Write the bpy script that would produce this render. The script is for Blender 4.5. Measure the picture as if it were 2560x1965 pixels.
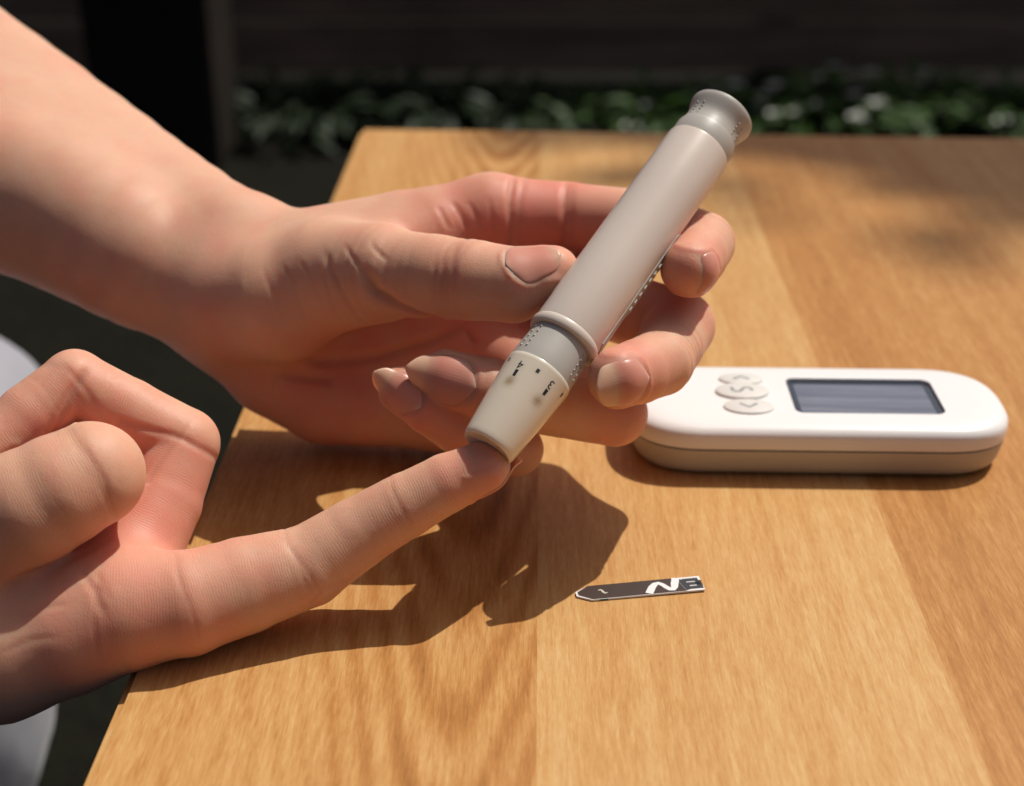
import bpy, bmesh, math, random
import numpy as np
from mathutils import Vector, Matrix

sc = bpy.context.scene
for o in list(bpy.data.objects):
    bpy.data.objects.remove(o)

# ------------------------------------------------------------------ camera, sky, sun, exposure
U = 0.000917            # one building unit (about a millimetre) in metres
PITCH = math.atan(1721.0 / 3556.0)
CAM_H = 205.0           # camera height over the table top, in units

cam_d = bpy.data.cameras.new("camera")
cam_d.lens = 50.0
cam_d.sensor_width = 36.0
cam_d.clip_start = 0.01
cam_d.clip_end = 200.0
cam_d.dof.use_dof = True
cam_d.dof.focus_distance = 0.320
cam_d.dof.aperture_fstop = 12.0
cam_d.dof.aperture_blades = 0
cam = bpy.data.objects.new("camera", cam_d)
sc.collection.objects.link(cam)
cam.location = (0, 0, CAM_H * U)
cam.rotation_euler = (math.pi / 2 - PITCH, 0, 0)
sc.camera = cam

SUN_SHADOW = Vector((-0.47, -0.36, -1.0))       # the way the light travels
sun_el = math.atan2(1.0, math.hypot(0.47, 0.36))
sun_az = math.atan2(0.47, 0.36)
world = bpy.data.worlds.new("World")
sc.world = world
world.use_nodes = True
wn = world.node_tree
wn.nodes.clear()
w_out = wn.nodes.new("ShaderNodeOutputWorld")
w_bg = wn.nodes.new("ShaderNodeBackground")
w_sky = wn.nodes.new("ShaderNodeTexSky")
w_sky.sky_type = 'NISHITA'
w_sky.sun_disc = False
w_sky.sun_elevation = sun_el
w_sky.sun_rotation = sun_az
w_sky.air_density = 0.35
w_sky.dust_density = 4.0
w_sky.ozone_density = 0.0
w_bg.inputs['Strength'].default_value = 0.072
wn.links.new(w_sky.outputs[0], w_bg.inputs[0])
wn.links.new(w_bg.outputs[0], w_out.inputs[0])

sun_d = bpy.data.lights.new("sun", 'SUN')
sun_d.energy = 3.6
sun_d.angle = math.radians(0.55)
sun_d.color = (1.0, 0.945, 0.87)
sun = bpy.data.objects.new("sun", sun_d)
sc.collection.objects.link(sun)
sun.rotation_euler = SUN_SHADOW.to_track_quat('-Z', 'Y').to_euler()
sun.location = (1, 2, 3)

vs = sc.view_settings
vs.view_transform = 'Standard'
vs.look = 'None'
vs.exposure = 0.1
vs.gamma = 1.0
vs.use_curve_mapping = False
sc.cycles.use_denoising = True
sc.cycles.max_bounces = 8
sc.cycles.caustics_reflective = False
sc.cycles.caustics_refractive = False

# ------------------------------------------------------------------ geometry helpers
F_PX, CX, CY = 3556.0, 1280.0, 982.5
CP, SP = math.cos(PITCH), math.sin(PITCH)
VS = 2560.0 / 2189.0

def P(x, y, z):
    """point (units) seen at photograph pixel x, y and lying at depth z"""
    X = (x - CX) / F_PX * z
    V = (y - CY) / F_PX * z
    return np.array([X, z * CP - V * SP, CAM_H - (V * CP + z * SP)])

def Vp(x, y, z):
    return P(x * VS, y * VS, z)

def G(x, y, h=0.0):
    V = (y - CY) / F_PX
    return P(x, y, (CAM_H - h) / (V * CP + SP))

def Gv(x, y, h=0.0):
    return G(x * VS, y * VS, h)

RIGHT = np.array([1.0, 0, 0])
UPI = np.array([0.0, SP, CP])          # towards the top of the picture
TOCAM = np.array([0.0, -CP, SP])       # towards the viewer

def nrm(v):
    v = np.asarray(v, float)
    return v / np.linalg.norm(v)

def link(name, mesh, mat=None, parent=None):
    o = bpy.data.objects.new(name, mesh)
    sc.collection.objects.link(o)
    if mat is not None:
        if isinstance(mat, (list, tuple)):
            for m in mat:
                mesh.materials.append(m)
        else:
            mesh.materials.append(mat)
    if parent is not None:
        o.parent = parent
    return o

def mesh_from(name, verts, faces, smooth=True):
    me = bpy.data.meshes.new(name)
    me.from_pydata([tuple(float(c) * U for c in v) for v in verts], [], [tuple(int(i) for i in f) for f in faces])
    if smooth:
        me.polygons.foreach_set('use_smooth', [True] * len(me.polygons))
    me.update()
    return me

def bm_mesh(name, bm, smooth=True, angle=None):
    me = bpy.data.meshes.new(name)
    bmesh.ops.recalc_face_normals(bm, faces=bm.faces[:])
    bm.to_mesh(me)
    bm.free()
    if smooth:
        me.polygons.foreach_set('use_smooth', [True] * len(me.polygons))
        if angle is not None:
            me.set_sharp_from_angle(angle=math.radians(angle))
    return me

def empty(name, loc=(0, 0, 0)):
    o = bpy.data.objects.new(name, None)
    o.empty_display_size = 0.02
    o.location = loc
    sc.collection.objects.link(o)
    return o

def tag(o, label=None, cat=None, group=None, kind=None):
    if label: o["label"] = label
    if cat: o["category"] = cat
    if group: o["group"] = group
    if kind: o["kind"] = kind
    return o

# ------------------------------------------------------------------ material helpers
class NT:
    def __init__(self, name):
        self.m = bpy.data.materials.new(name)
        self.m.use_nodes = True
        self.t = self.m.node_tree
        self.b = self.t.nodes['Principled BSDF']
    def n(self, kind, **kw):
        nd = self.t.nodes.new(kind)
        for k, v in kw.items():
            if k.startswith('i_'):
                key = k[2:]
                key = int(key) if key.isdigit() else key.replace('_', ' ')
                nd.inputs[key].default_value = v
            else:
                setattr(nd, k, v)
        return nd
    def l(self, a, b):
        self.t.links.new(a, b)
    def set(self, **kw):
        for k, v in kw.items():
            self.b.inputs[k.replace('_', ' ')].default_value = v
    def math(self, op, a, b=None, c=None, clamp=False):
        nd = self.n('ShaderNodeMath', operation=op)
        nd.use_clamp = clamp
        for i, s in enumerate((a, b, c)):
            if s is None: continue
            if isinstance(s, (int, float)): nd.inputs[i].default_value = s
            else: self.l(s, nd.inputs[i])
        return nd.outputs[0]
    def mix(self, fac, a, b, blend='MIX'):
        nd = self.n('ShaderNodeMix', data_type='RGBA', blend_type=blend)
        for i, s in ((0, fac), (6, a), (7, b)):
            if isinstance(s, (int, float)): nd.inputs[i].default_value = s
            elif isinstance(s, tuple): nd.inputs[i].default_value = s if len(s) == 4 else s + (1,)
            else: self.l(s, nd.inputs[i])
        return nd.outputs[2]
    def noise(self, vec, scale, detail=3, rough=0.55, dist=0.0):
        nd = self.n('ShaderNodeTexNoise')
        nd.inputs['Scale'].default_value = scale
        nd.inputs['Detail'].default_value = detail
        nd.inputs['Roughness'].default_value = rough
        nd.inputs['Distortion'].default_value = dist
        if vec is not None: self.l(vec, nd.inputs['Vector'])
        return nd.outputs['Fac']
    def mapping(self, vec, scale=(1, 1, 1), rot=(0, 0, 0), loc=(0, 0, 0)):
        nd = self.n('ShaderNodeMapping')
        nd.inputs['Scale'].default_value = scale
        nd.inputs['Rotation'].default_value = rot
        nd.inputs['Location'].default_value = loc
        self.l(vec, nd.inputs['Vector'])
        return nd.outputs[0]
    def ramp(self, fac, stops):
        nd = self.n('ShaderNodeValToRGB')
        el = nd.color_ramp.elements
        while len(el) < len(stops): el.new(0.5)
        for e, (p, c) in zip(el, stops):
            e.position = p
            e.color = c if len(c) == 4 else tuple(c) + (1,)
        self.l(fac, nd.inputs[0])
        return nd.outputs[0]
    def bump(self, h, strength=0.3, dist=0.001, normal=None):
        nd = self.n('ShaderNodeBump')
        nd.inputs['Strength'].default_value = strength
        nd.inputs['Distance'].default_value = dist
        self.l(h, nd.inputs['Height'])
        if normal is not None: self.l(normal, nd.inputs['Normal'])
        return nd.outputs[0]
    def obj(self):
        return self.n('ShaderNodeTexCoord').outputs['Object']
    def attr(self, name):
        return self.n('ShaderNodeAttribute', attribute_name=name)

def plastic(name, col, rough=0.35, var=0.03, sss=0.0, bump=0.02, coat=0.0, rvar=0.08):
    t = NT(name)
    co = t.obj()
    nz = t.noise(co, 90, 4)
    dk = tuple(c * (1 - var * 2) for c in col)
    lt = tuple(min(1, c * (1 + var)) for c in col)
    t.l(t.mix(nz, dk, lt), t.b.inputs['Base Color'])
    r = t.math('MULTIPLY_ADD', t.noise(co, 300, 3), rvar, rough - rvar / 2)
    t.l(r, t.b.inputs['Roughness'])
    if bump:
        t.l(t.bump(t.noise(co, 2600, 2), bump, 0.0004), t.b.inputs['Normal'])
    if sss:
        t.set(Subsurface_Weight=sss, Subsurface_Scale=0.003)
        t.b.inputs['Subsurface Radius'].default_value = (1.0, 0.8, 0.6)
    if coat:
        t.set(Coat_Weight=coat, Coat_Roughness=0.08)
    return t.m

# ------------------------------------------------------------------ wood
def wood_material():
    t = NT("laminated_wood")
    co = t.obj()
    info = t.n('ShaderNodeObjectInfo')
    at = t.n('ShaderNodeAttribute', attribute_name='plank', attribute_type='OBJECT')
    atg = t.n('ShaderNodeAttribute', attribute_name='grain', attribute_type='OBJECT')
    sep = t.n('ShaderNodeSeparateXYZ'); t.l(co, sep.inputs[0])
    x, y = sep.outputs[0], sep.outputs[1]
    seed = t.math('MULTIPLY', at.outputs['Fac'], 7.31)
    cmb = t.n('ShaderNodeCombineXYZ')
    t.l(x, cmb.inputs[0]); t.l(y, cmb.inputs[1]); t.l(seed, cmb.inputs[2])
    base = cmb.outputs[0]
    # slow wander of the growth rings
    wob = t.noise(t.mapping(base, (14, 4, 1)), 1.0, 3, 0.5)
    wob2 = t.noise(t.mapping(base, (60, 9, 1)), 1.0, 3, 0.55)
    xo = t.math('SUBTRACT', x, t.math('MULTIPLY', atg.outputs['Fac'], 0.1))
    atc = t.n('ShaderNodeAttribute', attribute_name='arch', attribute_type='OBJECT')
    xr = t.math('SQRT', t.math('ADD', t.math('MULTIPLY', xo, xo), 0.00016))
    ph = t.math('SUBTRACT', t.math('MULTIPLY', xr, 190.0), t.math('MULTIPLY', y, atc.outputs['Fac']))
    ph = t.math('ADD', ph, t.math('MULTIPLY', wob, 2.2))
    ph = t.math('ADD', ph, t.math('MULTIPLY', wob2, 0.7))
    ring_s = t.math('MULTIPLY_ADD', t.math('SINE', t.math('MULTIPLY', ph, 6.283)), 0.5, 0.5)
    ring_s = t.math('POWER', ring_s, 1.4)
    xk = t.math('MULTIPLY', xo, 52.0)
    ring_s = t.math('DIVIDE', ring_s, t.math('MULTIPLY_ADD', xk, xk, 1.0))
    # straight streaks
    st = t.noise(t.mapping(base, (150, 5.0, 1)), 1.0, 6, 0.68)
    st2 = t.noise(t.mapping(base, (48, 1.6, 1)), 1.0, 3, 0.5)
    # short fibres and pores
    fib = t.noise(t.mapping(base, (1300, 110, 1)), 1.0, 4, 0.78)
    fib3 = t.noise(t.mapping(base, (2600, 240, 1), loc=(1, 4, 2)), 1.0, 3, 0.7)
    fib2 = t.noise(t.mapping(base, (650, 60, 1), loc=(3, 2, 1)), 1.0, 3, 0.6)
    f = t.math('MULTIPLY', ring_s, t.math('MULTIPLY_ADD', t.noise(t.mapping(base, (30, 8, 1), loc=(5, 1, 2)), 1.0, 2), 0.7, 0.05))
    f = t.math('ADD', f, t.math('MULTIPLY', st, 0.52))
    f = t.math('ADD', f, t.math('MULTIPLY', st2, 0.34))
    f = t.math('ADD', f, t.math('MULTIPLY', fib, 0.75))
    f = t.math('ADD', f, t.math('MULTIPLY', fib2, 0.38))
    f = t.math('ADD', f, t.math('MULTIPLY', t.math('SUBTRACT', info.outputs['Random'], 0.5), 0.0))
    f = t.math('ADD', f, t.math('MULTIPLY_ADD', fib3, 0.5, -0.21))
    tone = t.n('ShaderNodeAttribute', attribute_name='tone', attribute_type='OBJECT')
    f = t.math('ADD', f, tone.outputs['Fac'])
    col = t.ramp(t.math('MULTIPLY_ADD', f, 1.0, -0.54),
                 [(0.0, (0.64, 0.440, 0.205)), (0.36, (0.54, 0.302, 0.110)), (0.64, (0.43, 0.196, 0.056)), (1.0, (0.27, 0.110, 0.027))])
    t.l(col, t.b.inputs['Base Color'])
    hgt = t.math('ADD', t.math('MULTIPLY', fib, 0.7), t.math('MULTIPLY', fib2, 0.5))
    t.l(t.bump(hgt, 0.35, 0.0003), t.b.inputs['Normal'])
    t.l(t.math('MULTIPLY_ADD', t.noise(base, 30, 3), 0.16, 0.38), t.b.inputs['Roughness'])
    t.set(Specular_IOR_Level=0.22)
    return t.m

M_WOOD = wood_material()
M_EDGE = plastic("pale_edge_band", (0.58, 0.52, 0.44), 0.5, 0.06)
M_DARKMETAL = plastic("black_table_metal", (0.02, 0.02, 0.021), 0.45)

# ------------------------------------------------------------------ table
table = empty("table", (0, 0, 0))
tag(table, "wooden outdoor table of wide light brown planks under the hands", "table")
TL = G(901, 321); BL = G(196, 1965)
FR = G(2560, 345)
axis_y = nrm(TL - BL)                      # along the planks, away from the viewer
axis_x = nrm(FR - TL)                      # along the far edge
def table_pt(a, b):                        # a across from the left edge, b back from the far edge
    return TL + axis_x * a - axis_y * b
PLANK_W = 96.5
THICK = 22.0
N_PLANK = 9
LEN = 760.0
tones = [-0.06, -0.14, 0.09, 0.00, -0.05, 0.08, -0.02, 0.05, 0.0]
arches = [30.0, 5.0, 9.0, 6.0, 38.0, 8.0, 30.0, 7.0, 9.0]
grains = [0.27, 0.95, -0.85, 1.2, -0.2, 0.8, 0.3, -1.1, 0.5]
for i in range(N_PLANK):
    x0, x1 = i * PLANK_W + (0.0 if i == 0 else 0.006), (i + 1) * PLANK_W - 0.006
    org = table_pt((x0 + x1) / 2, 0) * U
    bm = bmesh.new()
    w = (x1 - x0) / 2 * U
    # the mesh axes are the plank's own axes; the object carries the direction
    bmesh.ops.create_cube(bm, size=1.0, matrix=Matrix.Translation((0, -LEN * U / 2, -THICK * U / 2)) @ Matrix.Diagonal((2 * w, LEN * U, THICK * U, 1)))
    if i == 0:
        ed = [e for e in bm.edges if (all(v.co.x < -w * 0.9 and v.co.z > -1e-5 for v in e.verts))]
        bmesh.ops.bevel(bm, geom=ed, offset=2.4 * U, segments=6, affect='EDGES')
    ed = [e for e in bm.edges if all(v.co.y > -1e-5 and v.co.z > -1e-5 for v in e.verts)]
    bmesh.ops.bevel(bm, geom=ed, offset=1.2 * U, segments=3, affect='EDGES')
    me = bm_mesh("plank", bm, True, 40)
    o = link("plank", me, [M_WOOD, M_EDGE], table)
    for p in me.polygons:
        if i == 0 and p.normal.x < -0.22: p.material_index = 1
    ya = Vector(axis_y); xa = Vector((ya.y, -ya.x, 0))
    kx = float(axis_x @ np.array(xa)); ky = float(axis_x @ axis_y)
    for v in me.vertices:                    # far ends follow the table's slightly slanting far edge
        v.co = (v.co.x * kx, v.co.y + v.co.x * ky, v.co.z)
    rot = Matrix(((xa.x, ya.x, 0), (xa.y, ya.y, 0), (0, 0, 1))).to_4x4()
    o.matrix_world = Matrix.Translation(org) @ rot
    o["plank"] = float(i) * 0.37 + 0.11
    o["grain"] = grains[i]
    o["tone"] = tones[i]
    o["arch"] = arches[i]
for a, b in ((40, 50), (40, 700), (820, 50), (820, 700)):
    q = table_pt(a, b) * U
    bm = bmesh.new()
    bmesh.ops.create_cube(bm, size=1.0, matrix=Matrix.Translation((q[0], q[1], -THICK * U - 0.345)) @ Matrix.Diagonal((0.04, 0.04, 0.69, 1)))
    bmesh.ops.bevel(bm, geom=bm.edges[:], offset=0.003, segments=2, affect='EDGES')
    link("table_leg", bm_mesh("table_leg", bm, True, 40), M_DARKMETAL, table)
FLOOR_Z = -THICK * U - 0.69

# ------------------------------------------------------------------ implicit-surface body builder
def smin(a, b, k):
    if k <= 0: return np.minimum(a, b)
    h = np.maximum(k - np.abs(a - b), 0) / k
    return np.minimum(a, b) - h * h * k * 0.25

def cap(p, a, b, ra, rb):
    a = a.astype(p.dtype); b = b.astype(p.dtype)
    ab = b - a
    q = p - a
    t = np.clip((q @ ab) / (ab @ ab), 0, 1)
    x = q[:, 0] - t * ab[0]; y = q[:, 1] - t * ab[1]; z = q[:, 2] - t * ab[2]
    return np.sqrt(x * x + y * y + z * z) - (np.float32(ra) + np.float32(rb - ra) * t)

def chain_sdf(p, pts, rad, k):
    d = None
    for i in range(len(pts) - 1):
        c = cap(p, pts[i], pts[i + 1], rad[i], rad[i + 1])
        d = c if d is None else smin(d, c, k)
    return d

def sdf_mesh(f, lo, hi, h):
    B = 8
    lo = np.asarray(lo, float)
    n = np.ceil((np.asarray(hi) - lo) / (h * B)).astype(int)
    gi = np.stack(np.meshgrid(*[np.arange(k) for k in n], indexing='ij'), -1).reshape(-1, 3)
    cen = lo + (gi + 0.5) * B * h
    dc = f(cen)
    act = np.abs(dc) < B * h * 0.9 + 2.5 * h
    D = np.empty(tuple(n * B + 1), np.float32)
    D[:] = 1e3
    for g, d in zip(gi[~act], dc[~act]):
        if d < 0:
            D[g[0]*B:g[0]*B+B, g[1]*B:g[1]*B+B, g[2]*B:g[2]*B+B] = d
    loc = np.stack(np.meshgrid(*[np.arange(B + 1)] * 3, indexing='ij'), -1).reshape(-1, 3)
    ag = gi[act]
    for s in range(0, len(ag), 3000):
        part = ag[s:s + 3000]
        idx = (part[:, None, :] * B + loc[None]).reshape(-1, 3)
        D[idx[:, 0], idx[:, 1], idx[:, 2]] = f(lo + idx * h)
    ins = D < 0
    cnt = np.zeros(tuple(np.array(D.shape) - 1), np.int8)
    for dx in (0, 1):
        for dy in (0, 1):
            for dz in (0, 1):
                cnt += ins[dx:dx + cnt.shape[0], dy:dy + cnt.shape[1], dz:dz + cnt.shape[2]]
    cells = np.argwhere((cnt > 0) & (cnt < 8))
    vid = np.full(cnt.shape, -1, np.int32)
    vid[cells[:, 0], cells[:, 1], cells[:, 2]] = np.arange(len(cells))
    acc = np.zeros((len(cells), 3)); num = np.zeros(len(cells))
    corners = [(a, b, c) for a in (0, 1) for b in (0, 1) for c in (0, 1)]
    for a in corners:
        for ax in range(3):
            if a[ax] == 1: continue
            b = list(a); b[ax] = 1
            ca = cells + np.array(a); cb = cells + np.array(b)
            da = D[ca[:, 0], ca[:, 1], ca[:, 2]].astype(float)
            db = D[cb[:, 0], cb[:, 1], cb[:, 2]].astype(float)
            m = (da < 0) != (db < 0)
            t = da[m] / (da[m] - db[m])
            acc[m] += ca[m] + (cb[m] - ca[m]) * t[:, None]
            num[m] += 1
    verts = lo + acc / num[:, None] * h
    faces = []
    for ax in range(3):
        u, v = (ax + 1) % 3, (ax + 2) % 3
        sl0 = [slice(None)] * 3; sl1 = [slice(None)] * 3
        sl0[ax] = slice(0, -1); sl1[ax] = slice(1, None)
        e = np.argwhere(ins[tuple(sl0)] != ins[tuple(sl1)])
        e = e[(e[:, u] > 0) & (e[:, v] > 0) & (e[:, u] < D.shape[u] - 1) & (e[:, v] < D.shape[v] - 1)]
        s = ins[e[:, 0], e[:, 1], e[:, 2]]
        def cid(du, dv):
            c = e.copy(); c[:, u] += du; c[:, v] += dv
            return vid[c[:, 0], c[:, 1], c[:, 2]]
        q = np.stack([cid(-1, -1), cid(0, -1), cid(0, 0), cid(-1, 0)], 1)
        q[~s] = q[~s][:, ::-1]
        faces.append(q)
    return verts, np.concatenate(faces)

def grad(f, p, e=0.35):
    g = np.zeros((len(p), 3))
    for d in ((1, -1, -1), (-1, -1, 1), (-1, 1, -1), (1, 1, 1)):
        d = np.array(d, float)
        g += f(p + d * e)[:, None] * d
    return g / np.maximum(np.linalg.norm(g, axis=1), 1e-9)[:, None]

def project(f, p, it=2):
    for _ in range(it):
        p = p - grad(f, p) * np.clip(f(p), -1, 1)[:, None]
    return p

def fast_mesh(name, verts, faces):
    me = bpy.data.meshes.new(name)
    me.vertices.add(len(verts)); me.vertices.foreach_set('co', (verts * U).astype(np.float32).ravel())
    me.loops.add(faces.size); me.loops.foreach_set('vertex_index', faces.astype(np.int32).ravel())
    me.polygons.add(len(faces))
    me.polygons.foreach_set('loop_start', np.arange(0, faces.size, 4, dtype=np.int32))
    me.polygons.foreach_set('loop_total', np.full(len(faces), 4, np.int32))
    me.polygons.foreach_set('use_smooth', np.ones(len(faces), bool))
    me.update(calc_edges=True); me.validate()
    return me

# a pseudo-random smooth field for gentle irregularity
def wave_noise(p, scale, seed, n=10):
    rs = np.random.RandomState(seed)
    out = np.zeros(len(p))
    for _ in range(n):
        k = rs.normal(size=3); k = k / np.linalg.norm(k) * scale * rs.uniform(0.6, 1.6)
        out += np.sin(p @ k + rs.uniform(0, 6.28))
    return out / math.sqrt(n)

class Hand:
    """points are (view x, view y, depth, radius); fingers are chains, base is the palm and forearm"""
    def __init__(self, fingers, palm, kpalm=9.0, kroot=7.0, tube=None):
        self.kpalm, self.kroot = kpalm, kroot
        cv = lambda L: (np.array([Vp(*q[:3]) for q in L]), np.array([q[3] for q in L], float))
        self.F = {k: cv(v) for k, v in fingers.items()}
        self.palm = [cv(v) for v in palm]
        self.ntube = 0
        if tube:
            def smooth(L):                       # Catmull-Rom through the control points
                Q = np.array([list(Vp(*q[:3])) + [q[3]] for q in L])
                Q = np.vstack([2 * Q[0] - Q[1], Q, 2 * Q[-1] - Q[-2]])
                out = []
                for i in range(1, len(Q) - 2):
                    for t in np.linspace(0, 1, 3, endpoint=False):
                        a, b, c, d = Q[i - 1:i + 3]
                        out.append(0.5 * (2 * b + (c - a) * t + (2 * a - 5 * b + 4 * c - d) * t * t + (3 * b - a - 3 * c + d) * t ** 3))
                out.append(Q[-2])
                return np.array(out)
            A_, B_ = smooth(tube[0]), smooth(tube[1])
            chains = [A_ + (B_ - A_) * k for k in np.linspace(0, 1, 4)]
            self.palm = [(c[:, :3], c[:, 3]) for c in chains] + self.palm
            self.ntube = len(chains)
    def fsdf(self, key, p):
        pts, rad = self.F[key]
        return chain_sdf(p, pts, rad, 0.7)
    def _local(self, p):
        """evaluate with the capsules that matter near p only"""
        c = (p.min(0) + p.max(0)) / 2
        R = float(np.sqrt(((p - c) ** 2).sum(1).max()))
        if not hasattr(self, 'seg'):
            L_ = list(self.palm) + list(self.F.values())
            self.seg = (np.concatenate([q[:-1] for q, r in L_]), np.concatenate([q[1:] for q, r in L_]),
                        np.concatenate([r[:-1] for q, r in L_]), np.concatenate([r[1:] for q, r in L_]),
                        [len(r) - 1 for q, r in L_])
        SA, SB, RA, RB, cnts = self.seg
        ab = SB - SA
        tt = np.clip(((c - SA) * ab).sum(1) / (ab * ab).sum(1), 0, 1)
        ds = np.sqrt(((c - SA - tt[:, None] * ab) ** 2).sum(1)) - (RA + (RB - RA) * tt)
        parts, o_ = [], 0
        for n_ in cnts:
            parts.append(list(enumerate(ds[o_:o_ + n_]))); o_ += n_
        pl = parts[:len(self.palm)]
        fl = dict(zip(self.F, parts[len(self.palm):]))
        ub = float(ds.min()) + R
        lim = ub + R + 14.0
        d = np.full(len(p), 1e3, np.float32)
        def ch(q, r, L, k, n=99):
            o = None
            for i, dd in L:
                if dd > lim or i >= n: continue
                c_ = cap(p, q[i], q[i + 1], r[i], r[i + 1])
                o = c_ if o is None else smin(o, c_, k)
            return o
        for j, ((q, r), L) in enumerate(zip(self.palm, pl)):
            o = ch(q, r, L, 1.5 if j >= self.ntube else 0.6)
            if o is not None: d = smin(d, o, self.kpalm if j >= self.ntube else 3.0)
        for k, (q, r) in self.F.items():
            o = ch(q, r, fl[k], 2.0, 1)
            if o is not None: d = smin(d, o, self.kroot)
        for k, (q, r) in self.F.items():
            o = ch(q, r, fl[k], 0.7)
            if o is not None: d = smin(d, o, 1.0)
        return d
    def __call__(self, p):
        p = np.asarray(p, np.float32)
        if len(p) < 200:
            return np.concatenate([self._local(p[i:i + 1]) for i in range(len(p))]) if len(p) < 40 else self._local(p)
        out = np.empty(len(p), np.float32)
        cell = np.floor(p / 20.0).astype(np.int64)
        cell -= cell.min(0)
        key = (cell[:, 0] * 1000 + cell[:, 1]) * 1000 + cell[:, 2]
        order = np.argsort(key, kind='stable')
        cuts = np.flatnonzero(np.diff(key[order])) + 1
        for idx in np.split(order, cuts):
            out[idx] = self._local(p[idx])
        return out
    def bounds(self):
        A = np.concatenate([q - r[:, None] - 8 for q, r in list(self.F.values()) + self.palm])
        Bm = np.concatenate([q + r[:, None] + 8 for q, r in list(self.F.values()) + self.palm])
        return A.min(0), Bm.max(0)

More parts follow.
